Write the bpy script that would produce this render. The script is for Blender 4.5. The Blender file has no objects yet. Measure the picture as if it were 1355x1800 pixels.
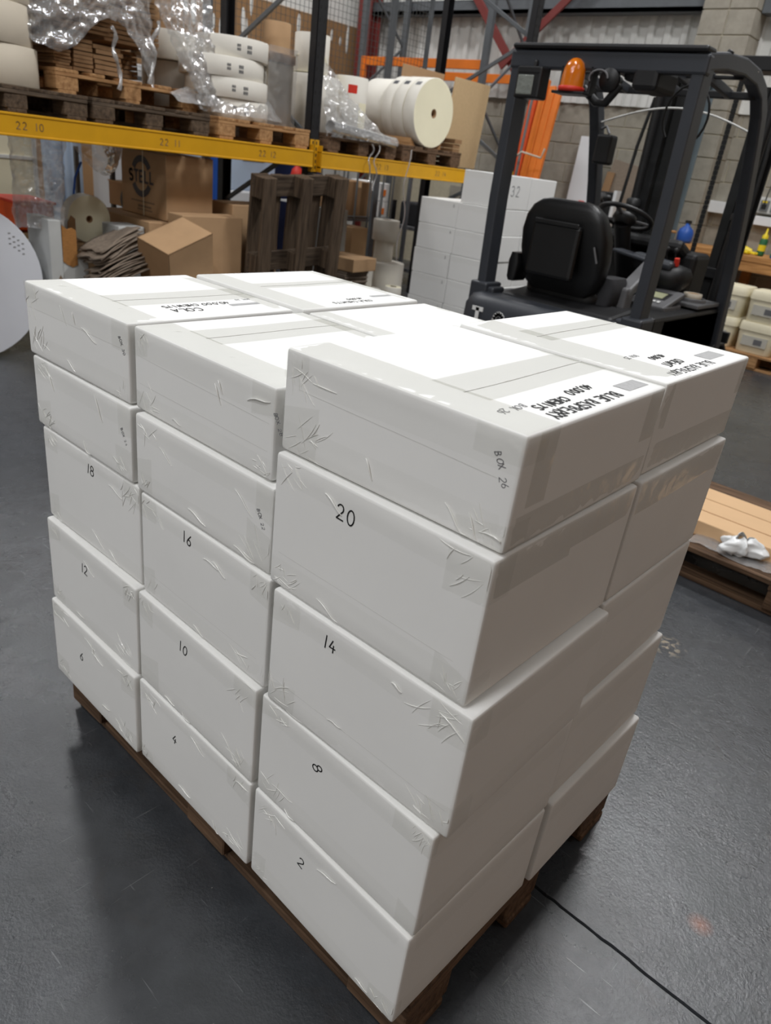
import bpy, math, random
from mathutils import Vector, Matrix, noise
PI = math.pi
SC = bpy.context.scene
COL = SC.collection
# ------------------------------------------------------------------ camera
cam_d = bpy.data.cameras.new('camera'); cam = bpy.data.objects.new('camera', cam_d); COL.objects.link(cam)
cam_d.sensor_fit = 'VERTICAL'; cam_d.sensor_height = 24.0; cam_d.lens = 1280.2/1800*24.0
cam_d.clip_start = 0.02; cam_d.clip_end = 100
_r = Vector((0.73123693, 0.671403, 0.12045979)); _d = Vector((0.37827723, -0.25218738, -0.89067832)); _f = Vector((-0.56762566, 0.69686407, -0.43838519))
cam.matrix_world = Matrix(((_r.x, -_d.x, -_f.x, 1.5607), (_r.y, -_d.y, -_f.y, -0.6599), (_r.z, -_d.z, -_f.z, 1.4461), (0, 0, 0, 1)))
cam_d.dof.use_dof = True; cam_d.dof.focus_distance = 1.25; cam_d.dof.aperture_fstop = 4.2
SC.camera = cam
# ------------------------------------------------------------------ world, lamps, exposure
W = bpy.data.worlds.new('hall_ambient'); SC.world = W; W.use_nodes = True
W.node_tree.nodes['Background'].inputs[0].default_value = (1.0, 0.97, 0.93, 1)
W.node_tree.nodes['Background'].inputs[1].default_value = 0.085
def lamp(x, y, z, e, sx=1.3, sy=0.5, col=(0.985, 0.99, 1.0)):
    L = bpy.data.lights.new('overhead_light', 'AREA'); L.shape = 'RECTANGLE'; L.size = sx; L.size_y = sy; L.energy = e; L.color = col
    o = bpy.data.objects.new('overhead_light', L); COL.objects.link(o); o.location = (x, y, z)
    return o
for (x, y, e) in ((0.35, 4.9, 190), (0.0, 7.3, 50), (0.5, -2.2, 112), (0.3, -6.2, 215), (-2.0, -3.4, 55), (0.0, 1.6, 85), (-5.6, 2.2, 130), (-5.6, 6.4, 90), (3.9, 1.5, 34)):  # last entry is an added light for the unseen brown right wall
    lamp(x, y, 6.2, e)
SC.view_settings.view_transform = 'Standard'; SC.view_settings.look = 'None'
SC.view_settings.exposure = 0.0; SC.view_settings.gamma = 1.0; SC.view_settings.use_curve_mapping = False
SC.cycles.max_bounces = 8; SC.cycles.transparent_max_bounces = 24

# ------------------------------------------------------------------ materials
def srgb(r, g, b):
    f = lambda c: (c/255/12.92) if c/255 <= 0.04045 else ((c/255+0.055)/1.055)**2.4
    return (f(r), f(g), f(b))
def N(t, kind, **kw):
    n = t.nodes.new(kind)
    for k, v in kw.items(): n.inputs[k].default_value = v
    return n
def mat(name, col, rough=0.6, metal=0.0, var=0.12, scale=6.0, bump=0.0, bscale=40.0, stretch=(1, 1, 1), col2=None, spec=0.5, transmission=0.0, coat=0.0, detail=5.0):
    m = bpy.data.materials.new(name); m.use_nodes = True; t = m.node_tree
    b = t.nodes['Principled BSDF']
    b.inputs['Roughness'].default_value = rough; b.inputs['Metallic'].default_value = metal
    b.inputs['Specular IOR Level'].default_value = spec; b.inputs['Coat Weight'].default_value = coat
    b.inputs['Transmission Weight'].default_value = transmission
    c = srgb(*col)
    tc = t.nodes.new('ShaderNodeTexCoord'); oi = t.nodes.new('ShaderNodeObjectInfo')
    mp = t.nodes.new('ShaderNodeMapping'); mp.inputs['Scale'].default_value = stretch
    t.links.new(tc.outputs['Object'], mp.inputs['Vector'])
    off = t.nodes.new('ShaderNodeVectorMath'); off.operation = 'ADD'
    mul = t.nodes.new('ShaderNodeMath'); mul.operation = 'MULTIPLY'; mul.inputs[1].default_value = 37.0
    t.links.new(oi.outputs['Random'], mul.inputs[0]); t.links.new(mp.outputs[0], off.inputs[0]); t.links.new(mul.outputs[0], off.inputs[1])
    if var > 0 or col2:
        nz = N(t, 'ShaderNodeTexNoise', Scale=scale, Detail=detail, Roughness=0.6); t.links.new(off.outputs[0], nz.inputs['Vector'])
        rp = t.nodes.new('ShaderNodeValToRGB'); e = rp.color_ramp.elements
        d2 = srgb(*col2) if col2 else tuple(x*(1-var) for x in c)
        e[0].position = 0.3; e[0].color = (*d2, 1); e[1].position = 0.7; e[1].color = (*(tuple(min(1, x*(1+var*0.6)) for x in c)), 1)
        t.links.new(nz.outputs['Fac'], rp.inputs[0]); t.links.new(rp.outputs[0], b.inputs['Base Color'])
    else: b.inputs['Base Color'].default_value = (*c, 1)
    if bump > 0:
        n2 = N(t, 'ShaderNodeTexNoise', Scale=bscale, Detail=4.0); t.links.new(off.outputs[0], n2.inputs['Vector'])
        bp = N(t, 'ShaderNodeBump', Strength=bump, Distance=0.01); t.links.new(n2.outputs['Fac'], bp.inputs['Height']); t.links.new(bp.outputs[0], b.inputs['Normal'])
    return m
def film(name, tint, rough=0.12, ior=1.5, gloss=(1, 1, 1), base=0.05, bump=0.0, bscale=60, haze=0.0, hazecol=(0.8, 0.8, 0.8), gain=1.0):
    m = bpy.data.materials.new(name); m.use_nodes = True; t = m.node_tree; t.nodes.clear()
    out = t.nodes.new('ShaderNodeOutputMaterial'); tr = t.nodes.new('ShaderNodeBsdfTransparent'); tr.inputs[0].default_value = (*tint, 1)
    gl = t.nodes.new('ShaderNodeBsdfGlossy'); gl.inputs['Roughness'].default_value = rough; gl.inputs[0].default_value = (*gloss, 1)
    ad = t.nodes.new('ShaderNodeMath'); ad.operation = 'MULTIPLY_ADD'; ad.use_clamp = True
    ad.inputs[0].default_value = 0.0; ad.inputs[1].default_value = gain; ad.inputs[2].default_value = base
    if ior > 0: fr = N(t, 'ShaderNodeFresnel', IOR=ior); t.links.new(fr.outputs[0], ad.inputs[0])
    mx = t.nodes.new('ShaderNodeMixShader'); t.links.new(ad.outputs[0], mx.inputs[0]); t.links.new(tr.outputs[0], mx.inputs[1]); t.links.new(gl.outputs[0], mx.inputs[2])
    last = mx
    if haze > 0:
        df = t.nodes.new('ShaderNodeBsdfDiffuse'); df.inputs[0].default_value = (*hazecol, 1)
        m2 = t.nodes.new('ShaderNodeMixShader'); m2.inputs[0].default_value = haze
        t.links.new(mx.outputs[0], m2.inputs[1]); t.links.new(df.outputs[0], m2.inputs[2]); last = m2
    if bump > 0:
        tc = t.nodes.new('ShaderNodeTexCoord'); nz = N(t, 'ShaderNodeTexNoise', Scale=bscale, Detail=3.0); t.links.new(tc.outputs['Object'], nz.inputs['Vector'])
        bp = N(t, 'ShaderNodeBump', Strength=bump, Distance=0.01); t.links.new(nz.outputs['Fac'], bp.inputs['Height']); t.links.new(bp.outputs[0], gl.inputs['Normal'])
    t.links.new(last.outputs[0], out.inputs[0]); return m
def wood(name, c1, c2, rough=0.8, axis=0):
    st = [16, 16, 16]; st[axis] = 1.2
    return mat(name, c1, rough, 0, 0.2, 3.0, 0.35, 5.0, tuple(st), c2, 0.25)
MT = dict(
    carton=mat('white_carton_board', (238, 238, 236), 0.62, 0, 0.018, 5, 0.02, 30, spec=0.3),
    tape=film('clear_tape', (0.99, 0.99, 0.987), 0.16, 0, base=0.015, bump=0.10, bscale=25),
    tape2=film('clear_tape_layers', (0.90, 0.90, 0.885), 0.2, 0, base=0.04, bump=0.16, bscale=20),
    tapew=film('wrinkled_tape', (0.992, 0.992, 0.986), 0.18, 0, base=0.055, bump=0.2, bscale=70),
    fold=mat('tape_fold_edge', (240, 240, 236), 0.22, 0, 0, spec=0.9, coat=0.5),
    tapes=film('glossy_side_tape', (0.96, 0.955, 0.94), 0.16, 0, base=0.12, bump=0.35, bscale=26),
    seamline=mat('soft_seam', (205, 204, 200), 0.6, var=0),
    ink=mat('black_marker', (18, 18, 20), 0.5, var=0),
    pen=mat('grey_pen', (92, 92, 98), 0.5, var=0),
    pencil=mat('grey_pencil', (140, 140, 142), 0.6, var=0),
    sticker=mat('grey_print_sticker', (176, 176, 176), 0.6, var=0.25, scale=160, stretch=(1, 6, 1)),
    wood_old=wood('old_pallet_wood', (112, 88, 68), (66, 50, 38)),
    wood_oldy=wood('old_pallet_wood_across', (112, 88, 68), (66, 50, 38), axis=1),
    wood_dark=wood('dark_pallet_wood', (100, 84, 68), (56, 45, 36)),
    wood_darky=wood('dark_pallet_wood_across', (98, 84, 70), (52, 42, 34), axis=1),
    wood_new=wood('fresh_pallet_wood', (186, 146, 102), (140, 100, 64)),
    wood_newy=wood('fresh_pallet_wood_across', (186, 146, 102), (140, 100, 64), axis=1),
    plank=wood('bench_timber', (196, 146, 92), (150, 104, 60)),
    kraft=mat('kraft_board', (186, 152, 116), 0.75, 0, 0.1, 4, 0.05, 60, spec=0.2),
    kraft_d=mat('dark_kraft_board', (150, 118, 86), 0.8, 0, 0.12, 4, 0.05, 60, spec=0.2),
    kraft_g=mat('grey_kraft_board', (140, 126, 112), 0.8, 0, 0.25, 30, 0.1, 60, (1, 1, 8), spec=0.2),
    kraft_l=mat('light_kraft_board', (214, 178, 138), 0.75, 0, 0.06, 4, 0.05, 60, spec=0.2),
    corr=mat('torn_fluted_board', (170, 118, 62), 0.85, 0, 0.25, 40, 0.3, 90, (1, 1, 6)),
    greybox=mat('grey_white_board', (196, 198, 196), 0.7, 0, 0.06, 5),
    paper=mat('white_roll_paper', (232, 228, 218), 0.7, 0, 0.04, 3, spec=0.25),
    paper_c=mat('cream_roll_end', (238, 232, 204), 0.75, 0, 0.04, 3, spec=0.2),
    paper_b=mat('beige_roll_paper', (216, 206, 188), 0.7, 0, 0.07, 3, spec=0.25),
    paper_w=mat('cold_white_paper', (226, 229, 236), 0.6, 0, 0.03, 3),
    print=mat('dark_print', (62, 64, 70), 0.6, var=0),
    faint=mat('faint_print', (126, 104, 82), 0.7, var=0),
    red=mat('red_label', (216, 52, 34), 0.5, var=0.05),
    yellow=mat('yellow_beam_paint', (214, 158, 18), 0.45, 0, 0.08, 5, 0.05, 30),
    orange=mat('orange_rack_paint', (232, 122, 32), 0.5, 0, 0.1, 5, 0.05, 30),
    orange2=mat('red_orange_paint', (226, 84, 26), 0.5, 0, 0.08, 5),
    black_steel=mat('black_rack_steel', (34, 34, 37), 0.45, 0.2, 0.15, 8),
    galv=mat('galvanised_steel', (128, 132, 134), 0.42, 0.55, 0.15, 14),
    grey_steel=mat('grey_painted_steel', (96, 100, 104), 0.5, 0.1, 0.12, 8),
    blue_steel=mat('blue_grey_column_paint', (112, 124, 130), 0.5, 0.1, 0.06, 5),
    red_steel=mat('red_oxide_steel', (120, 48, 44), 0.6, 0, 0.12, 6),
    clad=mat('white_wall_cladding', (212, 212, 208), 0.5, 0, 0.07, 2, spec=0.4),
    block=mat('concrete_block', (158, 152, 140), 0.9, 0, 0.16, 9, 0.3, 90, spec=0.15),
    mortar=mat('pale_mortar', (190, 182, 160), 0.95, 0, 0.12, 20, 0.3, 80, spec=0.1),
    brownwall=mat('brown_board_wall', (150, 116, 82), 0.8, 0, 0.08, 2, stretch=(1, 6, 0.4), spec=0.2),
    whitewall=mat('white_plaster', (220, 219, 214), 0.8, 0, 0.05, 3),
    wire=mat('mesh_wire', (92, 94, 92), 0.5, 0.4, 0.0),
    fl_dark=mat('forklift_grey_paint', (54, 57, 63), 0.42, 0, 0.10, 5, 0.05, 120),
    fl_black=mat('forklift_black_plastic', (22, 22, 24), 0.5, 0, 0.12, 6, 0.1, 160),
    seat=mat('seat_vinyl', (20, 20, 21), 0.38, 0, 0.15, 6, 0.1, 160),
    rubber=mat('black_rubber', (16, 16, 16), 0.7, 0, 0.1, 10),
    chrome=mat('bright_steel', (190, 190, 190), 0.2, 0.9, 0.05, 5),
    white_letter=mat('white_lettering', (232, 232, 230), 0.5, var=0),
    greyplast=mat('grey_plastic', (104, 104, 106), 0.5, 0, 0.06, 5),
    tublabel=mat('grey_tub_label', (190, 187, 176), 0.6, var=0.05),
    lcd=mat('pale_lcd', (170, 172, 140), 0.3, var=0),
    blue=mat('blue_plastic', (32, 84, 172), 0.45, 0, 0.08, 6),
    dkblue=mat('dark_blue_paint', (34, 48, 92), 0.5, 0, 0.08, 6),
    ltblue=mat('pale_blue_sheet', (196, 214, 236), 0.5, 0, 0.05, 3),
    yell=mat('yellow_plastic', (232, 204, 34), 0.45, 0, 0.06, 6),
    green=mat('green_plastic', (40, 100, 60), 0.45, 0, 0.08, 6),
    cream=mat('cream_tub_plastic', (232, 224, 196), 0.5, 0, 0.04, 5),
    white=mat('white_enamel', (226, 228, 230), 0.4, 0, 0.03, 4),
    bagw=mat('white_bag_plastic', (234, 236, 236), 0.35, 0, 0.04, 9),
    seatgrey=mat('dark_grey_cloth', (44, 44, 47), 0.8, 0, 0.1, 30),
    boardpanel=mat('pale_chipboard', (206, 178, 138), 0.75, 0, 0.06, 40, spec=0.2),
    wrap=film('stretch_wrap', (0.88, 0.88, 0.88), 0.12, 1.6, base=0.16, bump=0.5, bscale=28, haze=0.22, gain=1.6),
    wrapthin=film('thin_stretch_wrap', (0.94, 0.94, 0.94), 0.14, 1.5, base=0.08, bump=0.4, bscale=22, haze=0.18, gain=1.3),
    lens=mat('lamp_lens', (132, 136, 130), 0.1, 0, 0.15, 30, 0.4, 60),
    glass=film('clear_acrylic', (0.93, 0.94, 0.93), 0.03, 1.45, base=0.0),
)
def amber():
    m = bpy.data.materials.new('amber_dome'); m.use_nodes = True; b = m.node_tree.nodes['Principled BSDF']
    b.inputs['Base Color'].default_value = (*srgb(240, 128, 14), 1); b.inputs['Roughness'].default_value = 0.06
    b.inputs['Transmission Weight'].default_value = 0.25; b.inputs['Coat Weight'].default_value = 0.6
    nz = N(m.node_tree, 'ShaderNodeTexNoise', Scale=30.0); bp = N(m.node_tree, 'ShaderNodeBump', Strength=0.1, Distance=0.01)
    m.node_tree.links.new(nz.outputs['Fac'], bp.inputs['Height']); m.node_tree.links.new(bp.outputs[0], b.inputs['Normal']); return m
MT['amber'] = amber()
SCUFF = (1.0, 1.71, 0)
def floor_mat():
    m = bpy.data.materials.new('painted_concrete_floor'); m.use_nodes = True; t = m.node_tree; b = t.nodes['Principled BSDF']; L = t.links.new
    tc = t.nodes.new('ShaderNodeTexCoord')
    def noise_(scale, det=5.0, dist=0.0, st=None):
        n = N(t, 'ShaderNodeTexNoise', Scale=scale, Detail=det, Roughness=0.62, Distortion=dist)
        if st:
            mp = t.nodes.new('ShaderNodeMapping'); mp.inputs['Scale'].default_value = st[0]; mp.inputs['Rotation'].default_value = (0, 0, st[1]); L(tc.outputs['Object'], mp.inputs[0]); L(mp.outputs[0], n.inputs['Vector'])
        else: L(tc.outputs['Object'], n.inputs['Vector'])
        return n
    def ramp(src, p0, c0, p1, c1):
        r = t.nodes.new('ShaderNodeValToRGB'); e = r.color_ramp.elements; e[0].position = p0; e[0].color = (*c0, 1); e[1].position = p1; e[1].color = (*c1, 1); L(src, r.inputs[0]); return r
    def mix(f, a, bb, blend='MIX'):
        x = t.nodes.new('ShaderNodeMix'); x.data_type = 'RGBA'; x.blend_type = blend
        if isinstance(f, float): x.inputs[0].default_value = f
        else: L(f, x.inputs[0])
        for k, s in ((6, a), (7, bb)):
            if isinstance(s, tuple): x.inputs[k].default_value = (*s, 1)
            else: L(s, x.inputs[k])
        return x.outputs[2]
    big = ramp(noise_(0.9, 4).outputs[0], 0.3, srgb(50, 52, 55), 0.7, srgb(70, 73, 77))
    fine = ramp(noise_(14, 8).outputs[0], 0.35, (0.78,)*3, 0.7, (1.1,)*3)
    c = mix(1.0, big.outputs[0], fine.outputs[0], 'MULTIPLY')
    speck = ramp(noise_(95, 3).outputs[0], 0.72, (0, 0, 0), 0.78, (1, 1, 1)); c = mix(speck.outputs[0], c, srgb(150, 148, 142))
    dirt = ramp(noise_(5, 9, 1.2).outputs[0], 0.60, (0, 0, 0), 0.78, (0.55,)*3); c = mix(dirt.outputs[0], c, srgb(60, 57, 54))
    scr = ramp(noise_(7, 2, 0.3, ((1, 26, 1), 0.9)).outputs[0], 0.70, (0, 0, 0), 0.74, (0.35,)*3); c = mix(scr.outputs[0], c, srgb(146, 148, 150))
    scr2 = ramp(noise_(5, 2, 0.4, ((24, 1, 1), 0.3)).outputs[0], 0.71, (0, 0, 0), 0.75, (0.3,)*3); c = mix(scr2.outputs[0], c, srgb(140, 141, 142))
    # a rust stain by the joint
    gd = t.nodes.new('ShaderNodeVectorMath'); gd.operation = 'DISTANCE'; gd.inputs[1].default_value = (1.50, 0.71, 0); L(tc.outputs['Object'], gd.inputs[0])
    rs = ramp(gd.outputs['Value'], 0.0, (0.55,)*3, 0.032, (0, 0, 0)); c = mix(rs.outputs[0], c, srgb(150, 84, 48))
    gs = t.nodes.new('ShaderNodeVectorMath'); gs.operation = 'DISTANCE'; gs.inputs[1].default_value = SCUFF; L(tc.outputs['Object'], gs.inputs[0])
    near = ramp(gs.outputs['Value'], 0.02, (1, 1, 1), 0.075, (0, 0, 0)); bits = ramp(noise_(38, 4).outputs[0], 0.52, (0, 0, 0), 0.56, (0.8,)*3)
    c = mix(mix(1.0, near.outputs[0], bits.outputs[0], 'MULTIPLY'), c, srgb(168, 154, 132))
    L(c, b.inputs['Base Color'])
    rr = ramp(noise_(3.2, 7).outputs[0], 0.3, (0.20,)*3, 0.75, (0.36,)*3); L(rr.outputs[0], b.inputs['Roughness'])
    b.inputs['Specular IOR Level'].default_value = 0.8
    n1 = noise_(120, 7); n2 = noise_(34, 6)
    ad = t.nodes.new('ShaderNodeMath'); ad.operation = 'MULTIPLY_ADD'; ad.inputs[1].default_value = 0.9; L(n2.outputs[0], ad.inputs[0]); L(n1.outputs[0], ad.inputs[2])
    bp = N(t, 'ShaderNodeBump', Strength=0.34, Distance=0.004); L(ad.outputs[0], bp.inputs['Height']); L(bp.outputs[0], b.inputs['Normal'])
    return m
MT['floor'] = floor_mat()

# ------------------------------------------------------------------ mesh helpers
def rotM(rx=0, ry=0, rz=0):
    return Matrix.Rotation(rz, 3, 'Z') @ Matrix.Rotation(ry, 3, 'Y') @ Matrix.Rotation(rx, 3, 'X')
class MB:
    def __init__(s): s.v = []; s.f = []; s.sm = []
    def add(s, vs, fs, smooth=False):
        o = len(s.v); s.v += [Vector(p) for p in vs]; s.f += [tuple(i+o for i in f) for f in fs]; s.sm += [smooth]*len(fs); return s
    def box(s, c, d, R=None):
        c = Vector(c); vs = []
        for z in (-.5, .5):
            for (x, y) in ((-.5, -.5), (.5, -.5), (.5, .5), (-.5, .5)):
                p = Vector((x*d[0], y*d[1], z*d[2])); vs.append(c+(R @ p if R else p))
        return s.add(vs, [(3, 2, 1, 0), (4, 5, 6, 7), (0, 1, 5, 4), (1, 2, 6, 5), (2, 3, 7, 6), (3, 0, 4, 7)])
    def b6(s, x0, x1, y0, y1, z0, z1): return s.box(((x0+x1)/2, (y0+y1)/2, (z0+z1)/2), (x1-x0, y1-y0, z1-z0))
    def bar(s, p0, p1, w, h, up=(0, 0, 1)):
        p0 = Vector(p0); p1 = Vector(p1); a = (p1-p0); l = a.length; a.normalize(); u = Vector(up); r = a.cross(u)
        if r.length < 1e-4: r = a.cross(Vector((1, 0, 0)))
        r.normalize(); u = r.cross(a)
        return s.box((p0+p1)/2, (w, l, h), Matrix((r, a, u)).transposed())
    def tube(s, pts, r, n=8, caps=True, closed=False, smooth=True):
        P = [Vector(p) for p in pts]; m = len(P); vs = []; fs = []
        rr = r if isinstance(r, (list, tuple)) else [r]*m; prev = None
        for i, p in enumerate(P):
            if closed: t = P[(i+1) % m]-P[i-1]
            else: t = P[min(i+1, m-1)]-P[max(i-1, 0)]
            t.normalize()
            if prev is None:
                a = Vector((0, 0, 1)) if abs(t.z) < 0.9 else Vector((1, 0, 0)); u = t.cross(a).normalized()
            else:
                u = prev-t*prev.dot(t)
                u = u.normalized() if u.length > 1e-5 else t.orthogonal().normalized()
            prev = u; w = t.cross(u)
            for k in range(n):
                a = 2*PI*k/n; vs.append(p+(u*math.cos(a)+w*math.sin(a))*rr[i])
        for i in range(m if closed else m-1):
            j = (i+1) % m
            for k in range(n): fs.append((i*n+k, i*n+(k+1) % n, j*n+(k+1) % n, j*n+k))
        s.add(vs, fs, smooth)
        if caps and not closed: s.add(vs[:n], [tuple(range(n))[::-1]]); s.add(vs[-n:], [tuple(range(n))])
        return s
    def cyl(s, p0, p1, r, n=20, r1=None): return s.tube([p0, p1], [r, r if r1 is None else r1], n)
    def lathe(s, prof, c=(0, 0, 0), n=28, axis=None, smooth=True):
        # prof: (radius, height) pairs along axis
        c = Vector(c); a = Vector(axis or (0, 0, 1)).normalized(); u = a.orthogonal().normalized(); w = a.cross(u); vs = []; fs = []
        for (r, h) in prof:
            for k in range(n):
                t = 2*PI*k/n; vs.append(c+a*h+(u*math.cos(t)+w*math.sin(t))*r)
        for i in range(len(prof)-1):
            for k in range(n): fs.append((i*n+k, i*n+(k+1) % n, (i+1)*n+(k+1) % n, (i+1)*n+k))
        return s.add(vs, fs, smooth)
    def grid(s, fn, nu, nv, smooth=True):
        vs = [fn(i/nu, j/nv) for j in range(nv+1) for i in range(nu+1)]
        fs = [(j*(nu+1)+i, j*(nu+1)+i+1, (j+1)*(nu+1)+i+1, (j+1)*(nu+1)+i) for j in range(nv) for i in range(nu)]
        return s.add(vs, fs, smooth)
    def prism(s, poly, a, b):
        # poly: list of 3D points, extruded by vector
        n = len(poly); A = [Vector(p)+Vector(a) for p in poly]; B = [Vector(p)+Vector(b) for p in poly]
        return s.add(A+B, [tuple(range(n))[::-1], tuple(range(n, 2*n))]+[(i, (i+1) % n, n+(i+1) % n, n+i) for i in range(n)])
    def build(s, name, m, parent=None, world=False, bevel=0.0, seg=2, solid=0.0):
        me = bpy.data.meshes.new(name); vs = s.v
        if world and parent:
            o = Vector((0, 0, 0)); q = parent
            while q: o += q.location; q = q.parent
            vs = [p-o for p in vs]
        me.from_pydata([tuple(p) for p in vs], [], s.f); me.polygons.foreach_set('use_smooth', s.sm)
        me.materials.append(MT[m] if isinstance(m, str) else m); me.update()
        o = bpy.data.objects.new(name, me); COL.objects.link(o); o.parent = parent
        if solid: d = o.modifiers.new('thickness', 'SOLIDIFY'); d.thickness = solid; d.offset = 0
        if bevel: d = o.modifiers.new('bevel', 'BEVEL'); d.width = bevel; d.segments = seg; d.limit_method = 'ANGLE'; d.angle_limit = 0.6
        return o
def tag(o, label, cat, group=None):
    o['label'] = label; o['category'] = cat
    if group: o['group'] = group
    return o
def thing(name, label, cat, loc=(0, 0, 0), rz=0, group=None, rot=None):
    o = bpy.data.objects.new(name, None); COL.objects.link(o); o.location = loc; o.rotation_euler = rot or (0, 0, rz); o.empty_display_size = 0.1
    return tag(o, label, cat, group)
def struct(o): o['kind'] = 'structure'; return o
def inst(src, parent, loc=(0, 0, 0), rot=None, name=None):
    c = src.copy(); COL.objects.link(c); c.parent = parent; c.location = loc
    if rot: c.rotation_euler = rot
    return c
# ------------------------------------------------------------------ a small stroke alphabet for handwriting and print
def arc(cx, cy, rx, ry, a0, a1, n=10): return [(cx+rx*math.cos(math.radians(a0+(a1-a0)*i/n)), cy+ry*math.sin(math.radians(a0+(a1-a0)*i/n))) for i in range(n+1)]
G = {
 '0': [arc(.3, .5, .28, .5, 90, 450, 16)], '1': [[(.3, 1), (.28, 0)]], '2': [arc(.28, .72, .25, .28, 160, -30, 9)+[(.05, .02), (.6, 0)]],
 '3': [arc(.26, .74, .24, .25, 150, -80, 9)+arc(.26, .26, .27, .26, 80, -150, 9)], '4': [[(.35, 1), (.05, .35), (.62, .35)], [(.45, .62), (.42, 0)]],
 '5': [[(.55, 1), (.12, 1), (.1, .6)]+arc(.28, .32, .27, .31, 110, -140, 9)], '6': [[(.5, 1), (.2, .62)]+arc(.3, .27, .25, .27, 150, 500, 14)],
 '7': [[(.05, 1), (.58, 1), (.2, 0)]], '8': [arc(.3, .75, .22, .24, -90, 270, 14), arc(.3, .26, .27, .26, 90, 450, 14)], '9': [arc(.3, .73, .25, .26, 0, 360, 14), [(.55, .75), (.42, 0)]],
 ',': [[(.12, .12), (.02, -.16)]], ' ': [], '.': [[(.1, 0), (.12, .05)]],
 'A': [[(0, 0), (.3, 1), (.6, 0)], [(.1, .35), (.5, .35)]], 'B': [[(.05, 0), (.05, 1)]+arc(.1, .76, .36, .24, 90, -90, 8)+arc(.1, .26, .44, .26, 90, -90, 8)+[(.05, 0)]],
 'C': [arc(.35, .5, .33, .5, 45, 315, 12)], 'E': [[(.55, 1), (.05, 1), (.05, 0), (.55, 0)], [(.05, .5), (.45, .5)]], 'H': [[(.05, 1), (.05, 0)], [(.55, 1), (.55, 0)], [(.05, .5), (.55, .5)]],
 'I': [[(.1, 1), (.1, 0)]], 'L': [[(.05, 1), (.05, 0), (.52, 0)]], 'O': [arc(.33, .5, .32, .5, 90, 450, 16)], 'P': [[(.05, 0), (.05, 1)]+arc(.1, .74, .4, .26, 90, -90, 8)+[(.05, .48)]],
 'R': [[(.05, 0), (.05, 1)]+arc(.1, .75, .38, .25, 90, -90, 8)+[(.08, .5), (.55, 0)]], 'S': [arc(.3, .75, .26, .25, 40, 270, 9)+arc(.3, .25, .27, .25, 90, -140, 9)],
 'T': [[(0, 1), (.6, 1)], [(.3, 1), (.3, 0)]], 'U': [[(.05, 1), (.05, .3)]+arc(.3, .3, .25, .3, 180, 360, 8)+[(.55, 1)]], 'W': [[(0, 1), (.2, 0), (.4, .8), (.6, 0), (.8, 1)]],
 'X': [[(0, 1), (.55, 0)], [(.55, 1), (0, 0)]], 'Y': [[(0, 1), (.3, .5), (.6, 1)], [(.3, .5), (.3, 0)]],
 'o': [arc(.26, .3, .24, .3, 90, 450, 12)], 'x': [[(0, .6), (.42, 0)], [(.42, .6), (0, 0)]]}
ADV = {'1': .42, 'I': .32, ',': .28, '.': .25, ' ': .45, 'W': 1.0, 'o': .62, 'x': .56}
def text_lines(txt, sp=.16, hand=0.0):
    x = 0; L = []
    rd = random.Random(txt)
    for ch in txt:
        a = rd.uniform(-hand, hand); k = 1+rd.uniform(-hand, hand)*.6; dy = rd.uniform(-hand, hand)*.4; sh = hand*.5
        for st in G[ch]: L.append([(x+px*k*math.cos(a)-py*math.sin(a)+py*sh, dy+py*k*math.cos(a)+px*math.sin(a)) for (px, py) in st])
        x += ADV.get(ch, .64)+sp
    return L, x-sp
def ribbon(mb, pts, wd, th):
    # flat raised stroke: pts are (origin3d-mapped) Vectors with normal n
    for i in range(len(pts)-1):
        (a, n), (b, _) = pts[i], pts[i+1]; d = b-a
        if d.length < 1e-6: continue
        d.normalize(); sd = d.cross(n)*(wd/2); e = d*(wd*0.3); a2 = a-e; b2 = b+e; up = n*th
        mb.add([a2-sd, b2-sd, b2+sd, a2+sd, a2-sd+up, b2-sd+up, b2+sd+up, a2+sd+up], [(3, 2, 1, 0), (4, 5, 6, 7), (0, 1, 5, 4), (1, 2, 6, 5), (2, 3, 7, 6), (3, 0, 4, 7)])
def write(name, txt, o, right, up, h, wd, m, parent, fn=None, sp=.16, jit=0.0, th=0.0006, world=False, wide=1.0, center=True, hand=0.0):
    # lettering of height h along right/up from o; fn maps a nominal point to the real surface
    L, w = text_lines(txt, sp, hand); right = Vector(right); up = Vector(up); n = right.cross(up); o = Vector(o); mb = MB(); rnd = random.Random(txt+name)
    dx = -w/2 if center else 0; dy = -.5 if center else 0
    for ln in L:
        k = rnd.uniform(-jit, jit); P = []
        for (x, y) in ln:
            p = o+right*((x+dx)*h*wide)+up*((y+dy+k)*h)
            P.append(((fn(p, n) if fn else p), n))
        ribbon(mb, P, wd, th)
    return mb.build(name, m, parent, world=world)
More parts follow.
